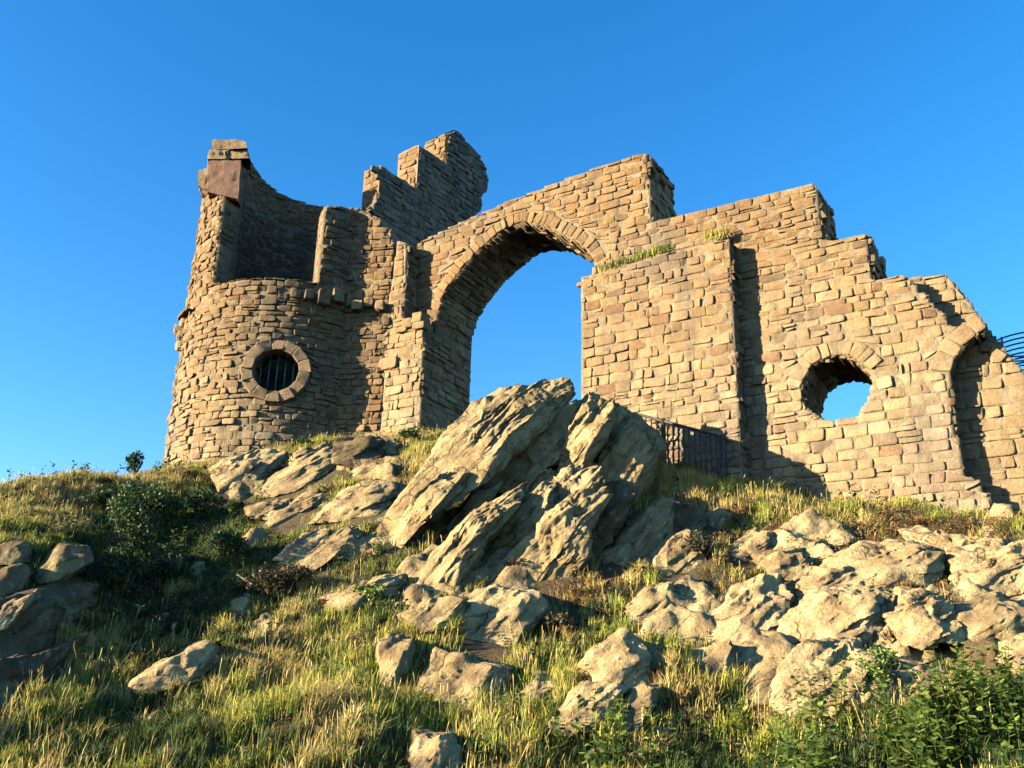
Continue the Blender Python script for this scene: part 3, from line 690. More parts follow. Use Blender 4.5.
instep = lambda U, V: ((U < u1_) & (V < z1_)) | ((U >= u1_) & (U < u2_) & (V < z2_)) | in3(U, V)
v, f, c = stones(coursed(rng, 0.06, u3 + .1, zb, z3m, instep, wd=(.2, .5)), SM, rng, prot=(.01, .06), rough=.035, palette=shadepal); mesh_obj('side_stones', v, f, M_stone, stair, c)
# ragged far edge of the broken end
ea = np.array([p for p in poly3[3:-1]]); es = np.r_[0, np.cumsum(np.hypot(*np.diff(ea, axis=0).T))]
def EM(a, b, w_):
    a, b, w_ = np.broadcast_arrays(a, b, w_); return SM(np.interp(b, es, ea[:, 0]) + w_, np.interp(b, es, ea[:, 1]), -a)
v, f, c = stones(coursed(rng, 0, .95, 0, es[-1], rect(0, .95, 0, es[-1]), h=(.14, .3), wd=(.2, .5)), EM, rng, prot=(-.02, .07), rough=.04, palette=shadepal); mesh_obj('broken_end_stones', v, f, M_stone, stair, c)

# ------------------------------------------------------------------ railing
Yf = lambda px: 18.15 + (635 - px) * .0095
rail = empty('metal_railing', at(680, 480, 17.6), 'black iron railing with vertical bars between crag and wall buttress', 'railing')
tp = lambda px: 413.5 + (px - 635) * (436.5 - 413.5) / (721 - 635)
HR = 1.25
def rp(px, dz=0.0): return at(px, tp(px), Yf(px)) + np.array([0, 0, dz])
tubes('top_rail', [(rp(635), rp(721), .028)], M_iron, rail)
tubes('bottom_rail', [(rp(635, -HR + .12), rp(721, -HR + .12), .018)], M_iron, rail)
for px, r in ((635, .032), (663, .05), (721, .04)): tubes('post', [(rp(px, .03), rp(px, -HR - .3), r)], M_iron, rail)
k = 0
for px in np.linspace(635, 721, 17)[1:-1]:
    if abs(px - 663) > 2: tubes('bar', [(rp(px), rp(px, -HR + .12), .015)], M_iron, rail)
e0 = rp(721); e1 = e0 + np.array([.45, .55, -.02])
tubes('return_rail', [(e0, e1, .02), (e0 + [0, 0, -1.1], e1 + [0, 0, -1.1], .018), (e1, e1 + [0, 0, -1.3], .03), ((e0 + e1) / 2, (e0 + e1) / 2 + [0, 0, -1.1], .011), (e0 * .75 + e1 * .25, e0 * .75 + e1 * .25 + [0, 0, -1.1], .011), (e0 * .25 + e1 * .75, e0 * .25 + e1 * .75 + [0, 0, -1.1], .011)], M_iron, rail)

# blue curved railing beyond the wall
cr = empty('curved_railing', at(1040, 400, 18.5), 'blue curved bar railing seen above the sloping wall end at far right', 'railing')
cc = at(1032, 372, 18.5)
for i in range(7):
    segs = []; z = cc[2] + .62 - i * .105; r = .72 - i * .0
    pts = [cc + np.array([math.cos(a) * r, math.sin(a) * r, z - cc[2]]) for a in np.linspace(-PI, PI, 41)]
    tubes('hoop', [(pts[j], pts[j + 1], .018) for j in range(40)], M_blue, cr, 6)
for a in np.linspace(0, 2 * PI, 5)[:-1]:
    b = cc + np.array([math.cos(a + .4) * .74, math.sin(a + .4) * .74, 0]); tubes('upright', [(b + [0, 0, .64], b + [0, 0, -3.0], .022)], M_blue, cr)

# ------------------------------------------------------------------ rocks
def hull(P):
    P = sorted(map(tuple, P)); 
    def half(pts):
        h = []
        for p in pts:
            while len(h) > 1 and (h[-1][0] - h[-2][0]) * (p[1] - h[-2][1]) - (h[-1][1] - h[-2][1]) * (p[0] - h[-2][0]) <= 0: h.pop()
            h.append(p)
        return h[:-1]
    return np.array(half(P) + half(P[::-1]))
def ico(n):
    bm = bmesh.new(); bmesh.ops.create_icosphere(bm, subdivisions=n, radius=1.0)
    V = np.array([v_.co[:] for v_ in bm.verts]); Fc = np.array([[v_.index for v_ in f_.verts] for f_ in bm.faces]); bm.free(); return V, Fc
import bmesh
ICO = {n: ico(n) for n in (4, 5, 6)}
rockpolys = []
GRP = 'gritstone rocks on the hillside'
def rock(name, pts, label, thick=.5, Y=None, mat=None, seed=0, tilt=(-.5, .35), strata=None, amp=.05, lev=5, bevel=.035, push=0.0, cat='rock', extra=3, foot=.0, name_='rock', lean=.75):
    pts = np.array(pts, float); c = pts.mean(0)
    if name == 'a' and Y is None and thick > .3: pts = c + (pts - c) * 1.14
    if name == 'd' or 47 <= seed <= 51: pts = c + (pts - c) * 1.12; push += .12
    if name != 'a': pts = c + (pts - c) * (1.16 if (39 <= seed <= 46 or seed in (59, 60)) else 1.16 if name == 'c' else 1.1)
    if Y is None:
        Y = hit(*c)[1] - push
    r_ = np.random.RandomState(seed * 13 + 5)
    C0 = at(c[0], c[1], Y); d = C0 - CAM; dist = d @ fw; vd = d / np.linalg.norm(d)
    rr = rt - vd * (rt @ vd); rr /= np.linalg.norm(rr); uu = np.cross(rr, vd)
    k = dist / F
    L = np.array([((x - c[0]) * k, (c[1] - y) * k) for x, y in pts]); H = hull(L); Hc = H.mean(0); H = H - Hc
    C0 = C0 + rr * Hc[0] + uu * Hc[1]
    n_ = len(H); pn, pd = [], []
    for i in range(n_):                            # side planes from the outline
        a, b = H[i], H[(i + 1) % n_]; e = b - a; l = np.hypot(*e)
        if l < 1e-4: continue
        nn = np.array([e[1], -e[0]]) / l; be = r_.uniform(-.15, .25)
        n3 = np.array([nn[0] * math.cos(be), nn[1] * math.cos(be), math.sin(be)]); pn.append(n3); pd.append(max(.02, (nn @ a + .015) * math.cos(be)))
    fr_ = [(tilt[0], tilt[1], 1.0, .55), (.75 + r_.uniform(-.1, .3), -.35, .8, .50)]
    for _ in range(extra): fr_.append((r_.uniform(-.8, .8), r_.uniform(-.5, .9), 1.0, r_.uniform(.5, .75)))
    for (a, b, c_, o) in fr_:
        n3 = np.array([a, b, c_]); n3 /= np.linalg.norm(n3); sup = max(H @ n3[:2]); pn.append(n3); pd.append(max(.05, thick * o + .60 * sup))
    pn.append(np.array([0, 0, -1.0])); pd.append(thick)
    pn = np.array(pn); pd = np.array(pd)
    V, Fc = ICO[lev]
    cov = np.cov(H.T); ew, ev = np.linalg.eigh(cov); S = ev @ np.diag(np.sqrt(ew)) @ ev.T; S = S / np.sqrt(ew.max())
    B = np.eye(3); B[:2, :2] = S; B[2, 2] = max(.4, min(1, thick / (2 * math.sqrt(ew.max()))))
    D = V @ B.T
    t = pd[None] / np.maximum(D @ pn.T, 1e-4)
    p = 90.0; tm = t.min(1, keepdims=True); s = tm[:, 0] * ((tm / t) ** p).sum(1) ** (-1 / p)
    X = D * s[:, None]
    W = X[:, :1] * rr + X[:, 1:2] * uu - X[:, 2:3] * vd
    Wp = C0 + W
    nrm = W / np.linalg.norm(W, axis=1, keepdims=True)
    size = max(np.ptp(H[:, 0]), np.ptp(H[:, 1]))
    a1 = min(amp, size * .05)
    disp = fbm(Wp * 1.6 / max(size, .5) * 1.2 + seed, 4) * a1 * 1.5 - np.abs(fbm(Wp * 3.0 + seed * 3.1, 3)) * a1 + a1 * .7
    disp = disp - np.abs(fbm(Wp * 6.5 + seed, 3)) * a1 * .55
    tq_ = fbm(Wp * 2.0 + seed * 5, 3) * 2.6; fr_q = tq_ % 1
    disp = disp + (np.floor(tq_) + np.clip(fr_q * 4, 0, 1)) * a1 * .55
    if strata is None: strata = 30 + (seed * 37 % 25)
    if strata is not None:
        ang = R_(strata); ax = np.array([math.cos(ang), math.sin(ang)]); cr_ = np.array([ax[1], -ax[0]])
        al = X[:, 0] * ax[0] + X[:, 1] * ax[1]; ac_ = X[:, 0] * cr_[0] + X[:, 1] * cr_[1] + .35 * X[:, 2]
        q3 = np.stack([ac_ * 4.2, al * .55, X[:, 2] * .6 + seed], -1)
        st_ = fbm(q3 + fbm(q3 * .5 + 9, 2)[:, None] * .4, 4, .55); saw = (ac_ * 2.2 + st_ * .7) % 1.0; saw = np.where(saw < .72, saw / .72, (1 - saw) / .28)
        disp = disp + (saw - .5) * a1 * 1.1 - np.clip(-st_ - .25, 0, 1) * a1 * (3.0 if lev > 5 else 1.8)
    Wp = Wp + nrm * disp[:, None]
    hv = np.array([vd[0], vd[1], 0]); hv /= np.linalg.norm(hv); Wp = Wp + hv * (lean * X[:, 1])[:, None]   # the slab leans back into the slope
    if foot:   # sink a skirt down into the hillside
        low = W[:, 2] < 0; Wp[low, 2] -= (-W[low, 2]) * foot
    base = np.array([C0[0], C0[1], Wp[:, 2].min()])
    o = mesh_obj(name_, Wp, Fc, mat or M_rock, None, loc=base, smooth=True)
    me = o.data
    try: me.set_sharp_from_angle(angle=R_(32))
    except Exception: pass
    tag(o, label, cat, GRP)
    rockpolys.append((pts, Y))
    return o
def z7(l): return [(200 + x * .469, 370 + y * .469) for x, y in l]
def zc(l): return [(370 + x * .2994, 370 + y * .2994) for x, y in l]
def z6(l): return [(x * .44, 430 + y * .44) for x, y in l]
def z8(l): return [(560 + x * .4531, 440 + y * .4531) for x, y in l]
import functools
CR = dict(lev=6, strata=50, amp=.06, foot=.25, lean=.4)
# central crag
rock('a', zc([(300, 150), (375, 50), (470, 20), (590, -25), (672, -5), (675, 70), (610, 160), (500, 270), (400, 335), (280, 400), (110, 530), (-10, 640), (-60, 640), (40, 530), (180, 370)]), 'huge long tilted slab with rounded top, tallest of the central crag against the sky', .42, 16.1, seed=1, tilt=(-.45, .35), lev=6, strata=50, amp=.06, foot=.25, lean=.7, extra=2)
rock('a', zc([(250, 340), (330, 340), (300, 400), (200, 500), (90, 600), (60, 590), (130, 480)]), 'thin plate lying along the lower edge of the tallest slab', .3, 15.1, seed=2, tilt=(-.5, .4), **CR)
rock('a', zc([(690, 75), (745, 85), (690, 200), (600, 310), (500, 375), (400, 440), (250, 500), (420, 380), (540, 290), (610, 220)]), 'dark-topped middle slab of the central crag beside the deep black cleft', .5, 16.45, seed=3, tilt=(-.55, .2), **CR)
rock('a', zc([(735, 70), (810, 95), (795, 170), (730, 250), (690, 340), (600, 360), (640, 300), (700, 200)]), 'ribbed slab with a sharp pale edge just right of the crag\'s dark-topped slab', .6, 16.4, seed=4, tilt=(-.6, .2), **CR)
rock('a', zc([(780, 85), (850, 120), (905, 165), (970, 265), (950, 300), (890, 330), (880, 440), (800, 500), (740, 520), (760, 380), (770, 250)]), 'massive blocky shoulder rock with dark right face next to the iron railing', .75, 16.6, seed=5, tilt=(-.35, .1), **{**CR, 'amp': .05})
rock('a', zc([(600, 365), (700, 330), (755, 320), (740, 430), (680, 530), (610, 600), (640, 500), (560, 470)]), 'reddish cracked slab in the centre of the crag below its ribbed slab', .5, None, seed=6, push=.8, tilt=(-.5, .2), **CR)
rock('a', zc([(470, 480), (540, 410), (610, 380), (600, 470), (560, 560), (450, 640), (350, 650), (400, 600)]), 'curved fin of rock with shadowed hollow at the middle foot of the crag', .45, None, seed=7, push=.8, tilt=(-.6, .35), **CR)
rock('a', zc([(280, 600), (350, 490), (400, 490), (490, 400), (480, 450), (400, 560), (330, 650), (240, 760), (90, 790), (140, 700)]), 'long lit rib of rock at the left foot of the central crag', .42, None, seed=8, push=.8, tilt=(-.6, .35), **CR)
rock('a', zc([(760, 330), (790, 420), (700, 530), (650, 610), (640, 680), (540, 760), (330, 760), (470, 670), (600, 590), (690, 440)]), 'bright sweeping rib of rock forming the lower right edge of the crag', .5, None, seed=9, push=.8, tilt=(-.5, .45), **CR)
rock('a', zc([(340, 420), (430, 375), (400, 420), (300, 510), (230, 590), (200, 590), (250, 510)]), 'thin narrow splinter of rock inside the dark cleft of the crag', .25, 15.6, seed=10, tilt=(-.5, .5), **CR)
rock('a', zc([(560, 330), (640, 360), (540, 430), (470, 460), (480, 400), (430, 390), (500, 350)]), 'short ridge of rock in the crag between the cleft and the reddish cracked slab', .4, 16.0, seed=52, tilt=(-.5, .3), **CR)
rock('a', zc([(790, 380), (880, 400), (800, 520), (770, 600), (650, 650), (640, 590), (720, 510)]), 'shaded lower block beneath the massive shoulder rock', .5, None, seed=53, push=.8, tilt=(.1, .1), mat=M_rock_dark_shade, **CR)
rock('a', z7([(250, 490), (320, 465), (390, 430), (442, 440), (420, 478), (330, 490), (270, 515)]), 'flat pale ledge stone at the foot of the crag, above a leafy green patch', .3, None, M_rock_pale, 11, strata=25)
# left of the crag
rock('b', z7([(25, 230), (60, 190), (120, 165), (170, 175), (165, 220), (100, 270), (40, 265)]), 'pale flat-faced boulder directly below the round tower\'s window', .45, None, M_rock_pale, 12, tilt=(-.3, .6), push=.2)
rock('b', z7([(130, 270), (200, 200), (300, 145), (325, 180), (290, 215), (200, 270), (140, 285)]), 'long wedge-shaped rock slanting up toward the tower pier', .45, None, M_rock, 13, tilt=(-.4, .5), strata=38, push=.2)
rock('b', z7([(180, 225), (215, 175), (265, 150), (275, 165), (230, 215), (190, 240)]), 'thin narrow slab lying behind the long wedge-shaped rock', .25, None, M_rock, 14, strata=38)
rock('b', z7([(300, 140), (350, 140), (400, 150), (395, 190), (340, 230), (300, 215)]), 'dark boulder in shade below the arch pier', .5, None, M_rock_dark_shade, 15, tilt=(.5, .1), push=.2)
rock('b', z7([(365, 180), (395, 145), (430, 155), (430, 185), (390, 200)]), 'small grey knobbly rock beside the arch pier\'s foot', .3, None, M_rock, 16, push=.1)
rock('b', z7([(250, 330), (330, 250), (380, 240), (440, 248), (430, 280), (380, 310), (300, 325)]), 'broad cream slab halfway between the crag and the tower', .35, None, M_rock_pale, 17, tilt=(-.25, .7), push=.1)
rock('b', z7([(170, 400), (215, 350), (265, 345), (240, 400), (190, 410)]), 'pale angular rock at the lower left end of the tilted slab row', .3, None, M_rock_pale, 18, tilt=(-.3, .6))
rock('b', z7([(200, 430), (260, 380), (310, 333), (345, 340), (310, 385), (240, 432)]), 'narrow lit slab below the broad cream slab', .3, None, M_rock, 19, strata=42, tilt=(-.3, .6))
rock('b', z7([(130, 355), (180, 300), (250, 255), (275, 262), (250, 300), (180, 345)]), 'low brown slab under the long wedge-shaped rock', .3, None, M_rock, 20, strata=35, tilt=(-.3, .6))
rock('b', z7([(110, 295), (180, 280), (200, 300), (150, 325), (115, 320)]), 'half-buried brown stone left of the low brown slab', .25, None, M_rock, 21)
rock('b', z7([(72, 510), (85, 487), (105, 495), (100, 520), (80, 528)]), 'small upright pale stone in dark grass left of centre', .2, None, M_rock_pale, 22)
rock('b', z7([(110, 540), (140, 520), (165, 535), (150, 560), (120, 560)]), 'cluster stone with pale top among dry grass left of centre', .2, None, M_rock_pale, 23)
rock('b', z6([(320, 580), (350, 550), (430, 495), (475, 495), (485, 525), (450, 560), (360, 595)]), 'white-topped slab in the lower left grass with shade on its right', .4, None, M_rock_pale, 24, tilt=(-.4, .7), push=.15)
rock('b', z6([(425, 335), (440, 310), (460, 303), (465, 320), (440, 345)]), 'little reddish stone in dark grass on the left slope', .15, None, M_rock, 25)
rock('b', z6([(88, 335), (110, 290), (140, 262), (185, 268), (192, 300), (150, 330)]), 'leaning rock with a bright left face at the left edge slope', .45, None, M_rock_mid, 26, tilt=(-.9, .2), push=.3)
rock('b', z6([(0, 258), (50, 262), (57, 300), (0, 305)]), 'flat grey stone at the left frame edge, topmost there', .3, None, M_rock_mid, 27, push=.1)
rock('b', z6([(30, 245), (52, 245), (52, 268), (32, 268)]), 'tiny square stone perched behind the flat grey stone', .15, None, M_rock, 28)
rock('b', z6([(-30, 320), (45, 305), (45, 345), (20, 400), (-30, 420)]), 'brown lit stone cut by the left frame edge under the flat grey stone', .4, None, M_rock_mid, 29, push=.1)
rock('b', z6([(-60, 430), (60, 385), (120, 420), (100, 500), (20, 560), (-60, 560)]), 'black shaded rock at the left edge under the lit sliver', .4, None, M_rock_dark_shade, 30, tilt=(1.2, -.3), amp=.09, strata=40, push=.1, foot=.3, extra=1)
rock('b', z6([(60, 372), (150, 340), (212, 350), (195, 420), (120, 440)]), 'dark jagged rock right beside the lit sliver at left', .3, None, M_rock_dark_shade, 74, tilt=(1.2, -.3), amp=.09, strata=40, push=.05, extra=1)
rock('b', z6([(-60, 570), (60, 510), (150, 480), (120, 560), (20, 620), (-60, 640)]), 'lowest of the dark shaded rocks at the left edge', .3, None, M_rock_dark_shade, 75, tilt=(1.2, -.3), amp=.09, strata=40, push=.05, extra=1)
rock('b', z6([(0, 440), (20, 400), (65, 372), (70, 385), (30, 440), (0, 455)]), 'thin lit sliver of rock on top of the black shaded outcrop', .3, None, M_rock, 31, push=.6)
rock('b', z6([(515, 425), (535, 385), (560, 378), (565, 405), (540, 430)]), 'pale pointed stone in the grass below the tilted slab row', .2, None, M_rock_pale, 32)
# right of the crag
rock('c', z8([(95, 280), (120, 230), (165, 185), (215, 130), (242, 132), (232, 190), (190, 260), (110, 305)]), 'tall leaning rock with bright left edge right of the crag', .5, None, M_rock, 33, tilt=(-.6, .3), strata=50, push=.3, foot=.2)
rock('c', z8([(155, 370), (200, 330), (240, 320), (235, 380), (170, 415)]), 'pale blunt rock below the tall leaning rock', .35, None, M_rock_pale, 34, push=.1)
rock('c', z8([(205, 270), (250, 215), (305, 210), (315, 250), (300, 310), (230, 320)]), 'grey blocky rock in shade right of the tall leaning rock', .45, None, M_rock, 35, tilt=(.5, .1), push=.1)
rock('c', z8([(240, 190), (255, 140), (310, 150), (320, 200), (290, 215), (250, 215)]), 'shaded square rock just below the railing\'s right end', .4, None, M_rock_dark_shade, 54, tilt=(.4, .1), push=.1)
rock('c', z8([(328, 170), (350, 150), (377, 160), (365, 195), (335, 192)]), 'small round grey stone in tall grass below the railing', .2, None, M_rock, 36, push=.15)
rock('c', z8([(370, 240), (420, 202), (455, 215), (455, 255), (410, 285), (380, 270)]), 'chunky pale stone above the blocky cream outcrop', .3, None, M_rock_pale, 37, push=.1)
rock('c', z8([(440, 250), (530, 248), (542, 280), (510, 305), (465, 300)]), 'brownish rounded stone beside the chunky pale stone', .3, None, M_rock, 38, push=.1)
rock('c', z8([(345, 380), (400, 312), (480, 308), (497, 345), (480, 400), (480, 445), (400, 450), (340, 430)]), 'blocky cream outcrop with a cast shadow on it, centre right', .45, None, M_rock_pale, 39, tilt=(-.2, .5), push=.15)
rock('c', z8([(310, 440), (350, 380), (385, 400), (385, 445), (340, 460)]), 'stone with lit corner at the left of the blocky cream outcrop', .3, None, M_rock, 55)
rock('c', z8([(488, 400), (560, 350), (690, 335), (722, 350), (712, 400), (660, 465), (570, 455), (490, 445)]), 'large smooth yellowish boulder face in the right outcrop', .5, None, M_rock_pale, 40, tilt=(-.25, .6), push=.2, lev=6)
rock('c', z8([(487, 560), (520, 510), (580, 470), (650, 455), (690, 500), (750, 520), (740, 570), (640, 575), (605, 628), (500, 595)]), 'widest low cream slab of the right outcrop, above the nettles', .5, None, M_rock_pale, 41, tilt=(-.25, .6), push=.2, lev=6)
rock('c', z8([(588, 295), (670, 230), (770, 240), (815, 252), (800, 300), (690, 312), (640, 325)]), 'flattish lit slab at the top of the right outcrop under the wall grass', .4, None, M_rock_pale, 42, tilt=(-.25, .6), push=.15)
rock('c', z8([(770, 200), (830, 200), (905, 240), (885, 295), (830, 292), (795, 245)]), 'humped pale boulder highest in the right outcrop', .4, None, M_rock_pale, 43, tilt=(-.3, .6), push=.2)
rock('c', z8([(880, 245), (960, 225), (1040, 230), (1050, 300), (960, 350), (900, 350), (875, 300)]), 'large cream boulder at the right frame edge below the wall', .55, None, M_rock_pale, 44, tilt=(-.3, .6), push=.25, lev=6)
rock('c', z8([(725, 385), (780, 345), (840, 352), (878, 400), (870, 445), (810, 450), (745, 425)]), 'smooth rounded whitish boulder with brown tuft on its left', .5, None, M_rock_pale, 45, tilt=(-.2, .5), push=.3, lev=6, extra=6)
rock('c', z8([(880, 380), (960, 358), (1005, 380), (985, 435), (895, 440), (870, 410)]), 'cracked boulder under the frame-edge cream boulder', .45, None, M_rock, 46, tilt=(-.1, .5), push=.2)
rock('c', z8([(65, 500), (130, 440), (172, 468), (182, 530), (100, 548)]), 'triangular pale rock in the middle of the lower slope', .35, None, M_rock_pale, 47, tilt=(-.3, .5), push=.1)
rock('c', z8([(180, 490), (205, 465), (222, 495), (188, 515)]), 'small grey stone tucked right of the triangular pale rock', .2, None, M_rock, 48)
rock('c', z8([(-5, 620), (60, 560), (125, 562), (85, 620), (20, 645)]), 'yellow lichened low stone near the bottom centre', .3, None, M_rock_pale, 49, push=.05)
rock('c', z8([(135, 610), (180, 550), (212, 555), (170, 625)]), 'narrow mossy stone right of the lichened low stone', .25, None, M_rock, 50)
rock('c', z8([(400, 580), (440, 510), (497, 500), (490, 575)]), 'shadow-crossed stone left of the widest low cream slab', .3, None, M_rock, 51, push=.05)
rock('c', z8([(760, 525), (820, 508), (842, 540), (805, 582), (765, 585)]), 'pointed end stone right of the widest low cream slab', .35, None, M_rock_pale, 56, push=.1)
rock('c', z8([(578, 215), (610, 203), (642, 220), (600, 238)]), 'tiny flat stone in the grass strip under the wall', .15, None, M_rock_pale, 57, push=.1)
rock('c', z8([(535, 235), (570, 225), (575, 255), (540, 258)]), 'dull brown stone between round brown stone and grass strip', .2, None, M_rock, 58)
rock('c', z8([(505, 335), (560, 290), (650, 285), (700, 300), (650, 335), (560, 350)]), 'long flat cream ledge stone above the large smooth boulder face', .35, None, M_rock_pale, 59, push=.1, tilt=(-.2, .7))
rock('c', z8([(690, 440), (740, 420), (800, 440), (790, 490), (720, 500)]), 'rock half hidden behind the brown tuft in the right outcrop', .35, None, M_rock, 60)
rock('c', z8([(870, 440), (960, 430), (1000, 470), (960, 530), (880, 520)]), 'dark brown rock above the nettles near the right edge', .4, None, M_rock_dark_shade, 61)
rock('c', z8([(985, 450), (1040, 440), (1050, 520), (1000, 530)]), 'pale stone half out of frame above the nettles', .35, None, M_rock_pale, 62)
rock('c', z8([(300, 470), (380, 455), (390, 510), (330, 530)]), 'brown low stone beneath the blocky cream outcrop', .3, None, M_rock, 63)
rock('d', z7([(560, 530), (620, 480), (692, 480), (705, 515), (655, 570), (640, 615), (575, 600)]), 'greenish-white angular boulder under the crag\'s middle', .45, None, M_rock_pale, 64, tilt=(-.2, .7), push=.15)
rock('d', z7([(470, 680), (520, 615), (580, 640), (635, 650), (633, 692), (540, 712)]), 'low wide tan stone in the grass below the greenish-white boulder', .35, None, M_rock, 65, tilt=(-.2, .7), push=.1)
rock('d', z7([(445, 520), (510, 495), (555, 500), (545, 535), (475, 552)]), 'flat brownish slab close under the crag\'s lowest edge', .25, None, M_rock, 66, tilt=(-.2, .7))
rock('d', z7([(678, 700), (720, 655), (752, 670), (725, 718)]), 'small lit stone in tall grass near the lower middle', .2, None, M_rock_pale, 67)
rock('d', z7([(385, 640), (400, 580), (440, 590), (430, 650), (395, 690)]), 'mossy hump of stone in the golden grass below the crag', .3, None, M_rock, 68)
rock('d', [(412, 768), (420, 742), (452, 740), (458, 775), (415, 785)], 'pale stone cut by the bottom edge of the photo, left of centre', .25, None, M_rock_pale, 69)
for i, (x, y, s, lb) in enumerate([(1000, 512, 8, 'rounded foot stone lying against the recessed bay of the wall'), (1013, 532, 7, 'reddish round stone lowest at the base of the right wall end'), (989, 534, 8, 'pale foot stone left of the reddish round one by the wall end')]):
    rock('e', [(x - s, y + 4), (x - 4, y - s), (x + s, y - s * .7), (x + s, y + s * .5), (x, y + s)], lb, .2, 15.0 - i * .25, [M_rock_pale, M_rock][i == 1], 70 + i, lev=4)
# bedrock breaking through the turf
beds = []
def bedrock(px0, px1, py0, py1, cx, cy, rx, ry, label, seed, mat, amp=.16):
    cs = [hit(x, y)[0] for x in (px0, px1) for y in (py0, py1)]; cs = np.array(cs)
    xs = np.arange(cs[:, 0].min(), cs[:, 0].max(), .035); ys = np.arange(cs[:, 1].min(), cs[:, 1].max(), .035)
    XX, YY = np.meshgrid(xs, ys); q3 = np.stack([XX, YY, 0 * XX], -1); G0 = height(XX, YY)
    pxx, pyy = proj(np.stack([XX, YY, G0], -1))
    e_ = 1 - np.sqrt(((pxx - cx) / rx) ** 2 + ((pyy - cy) / ry) ** 2)
    n1 = fbm(q3 * .9 + seed, 3); n2 = 1 - np.abs(fbm(np.stack([XX * 1.1 + YY * .8, YY * 2.4 - XX * .9, 0 * XX + seed], -1) * .9, 3)) * 1.6
    stp = fbm(q3 * 2.2 + seed * 2, 3) * 1.6; stp = (np.floor(stp * 2.2) + np.clip((stp * 2.2 % 1) * 4, 0, 1)) / 2.2
    h_ = np.clip(e_ * 1.6, -1, .25) * .7 + n1 * .34 + n2 * amp * .6 + stp * .08 + fbm(q3 * 9, 3) * .018 - .10
    ZZ = G0 + np.clip(h_ - .17, -.15, .6)
    keepq = (ZZ > G0 - .1); kq = keepq[:-1, :-1] | keepq[1:, :-1] | keepq[:-1, 1:] | keepq[1:, 1:]
    ii = np.arange(XX.size).reshape(XX.shape); fq = np.stack([ii[:-1, :-1], ii[:-1, 1:], ii[1:, 1:], ii[1:, :-1]], -1)[kq]
    used, inv = np.unique(fq, return_inverse=True); V = np.stack([XX, YY, ZZ], -1).reshape(-1, 3)[used]
    o = mesh_obj('rock_outcrop', V, inv.reshape(fq.shape), mat, None, loc=V.mean(0), smooth=True)
    tag(o, label, 'rock', GRP); beds.append((xs[0], ys[0], XX.shape, (ZZ - G0)))
bedrock(560, 1060, 530, 735, 850, 625, 215, 105, 'broad cream bedrock outcrop from which the right-hand boulders rise, above the nettles', 3, M_rock_pale)
bedrock(330, 720, 500, 680, 530, 585, 150, 60, 'broken brown bedrock along the foot of the central crag', 8, M_rock)
bedrock(180, 460, 450, 590, 325, 510, 110, 55, 'low bedrock showing between the tilted slabs below the tower', 14, M_rock, amp=.12)
def onbed(P):
    b = np.zeros(len(P), bool)
    for x0, y0, sh, dz in beds:
        i = ((P[:, 0] - x0) / .035).astype(int); j = ((P[:, 1] - y0) / .035).astype(int); ok_ = (i >= 0) & (j >= 0) & (i < sh[1]) & (j < sh[0])
        b[ok_] |= dz[j[ok_], i[ok_]] > .05
    return b
# scree of small stones, too many and small to count
VV, FF, o = [], [], 0
rs = np.random.RandomState(5); V4, F4 = ICO[4]; V4, F4 = ico(2)
for k in range(260):
    px, py = rs.uniform(150, 1020), rs.uniform(470, 760)
    if rs.rand() > (.95 if px > 550 else .5): continue
    P, s, ok = hit(px, py)
    if not ok: continue
    r = rs.uniform(.03, .10) * np.array([1, 1, .7]) * rs.uniform(.7, 1.4, 3)
    V = V4 * r * (1 + fbm(V4 * 2 + k, 2)[:, None] * .35) + P; VV.append(V); FF.append(F4 + o); o += len(V)
tag(mesh_obj('loose_stones', np.concatenate(VV), np.concatenate(FF), M_rock), 'scatter of small loose stones and chips among the grass', 'stones', kind='stuff')

# ------------------------------------------------------------------ vegetation
GREEN = np.array([[.045, .075, .018], [.07, .10, .022], [.035, .06, .016], [.09, .11, .03]])
GOLD = np.array([[.46, .35, .12], [.39, .28, .09], [.33, .27, .07], [.50, .40, .15]])
LIME = np.array([[.34, .33, .05], [.26, .28, .045], [.40, .36, .08], [.19, .23, .04]])
RUST = np.array([[.17, .085, .035], [.21, .12, .045], [.13, .07, .03], [.25, .16, .06]])
DARK = np.array([[.02, .032, .012], [.03, .042, .014], [.025, .035, .02]])
def blades(P, Hh, K, spread, wid, pal, r, lean=.35, pjit=.2, seg3=False):
    n = len(P) * K; B = np.repeat(P, K, 0); H_ = np.repeat(Hh, K) * r.uniform(.5, 1.15, n)
    a = r.uniform(0, 2 * PI, n); rad = np.sqrt(r.rand(n)) * spread
    B = B + np.stack([np.cos(a) * rad, np.sin(a) * rad, np.zeros(n)], -1)
    la = r.uniform(0, 2 * PI, n); ln = np.abs(r.normal(0, lean, n)) + .05
    dx = np.cos(la) * ln + .10; dy = np.sin(la) * ln
    wa = r.uniform(0, PI, n); W = np.stack([np.cos(wa), np.sin(wa), np.zeros(n)], -1) * (wid * r.uniform(.6, 1.3, n))[:, None] / 2
    mid = B + np.stack([dx * .35 * H_, dy * .35 * H_, H_ * .6], -1); tip = B + np.stack([dx * H_, dy * H_, H_ * (1.0 - .25 * ln)], -1)
    B = B - [0, 0, .04]
    V = np.stack([B - W, B + W, mid + W * .8, mid - W * .8, tip], 1).reshape(-1, 3)
    i = np.arange(n)[:, None] * 5
    q4 = i + np.array([[0, 1, 2, 3]]); t3 = i + np.array([[3, 2, 4]])
    c = np.repeat(pal[r.randint(0, len(pal), len(P))], K, 0) * r.uniform(1 - pjit, 1 + pjit, (n, 1))
    return V, q4, t3, np.repeat(c, 5, 0)
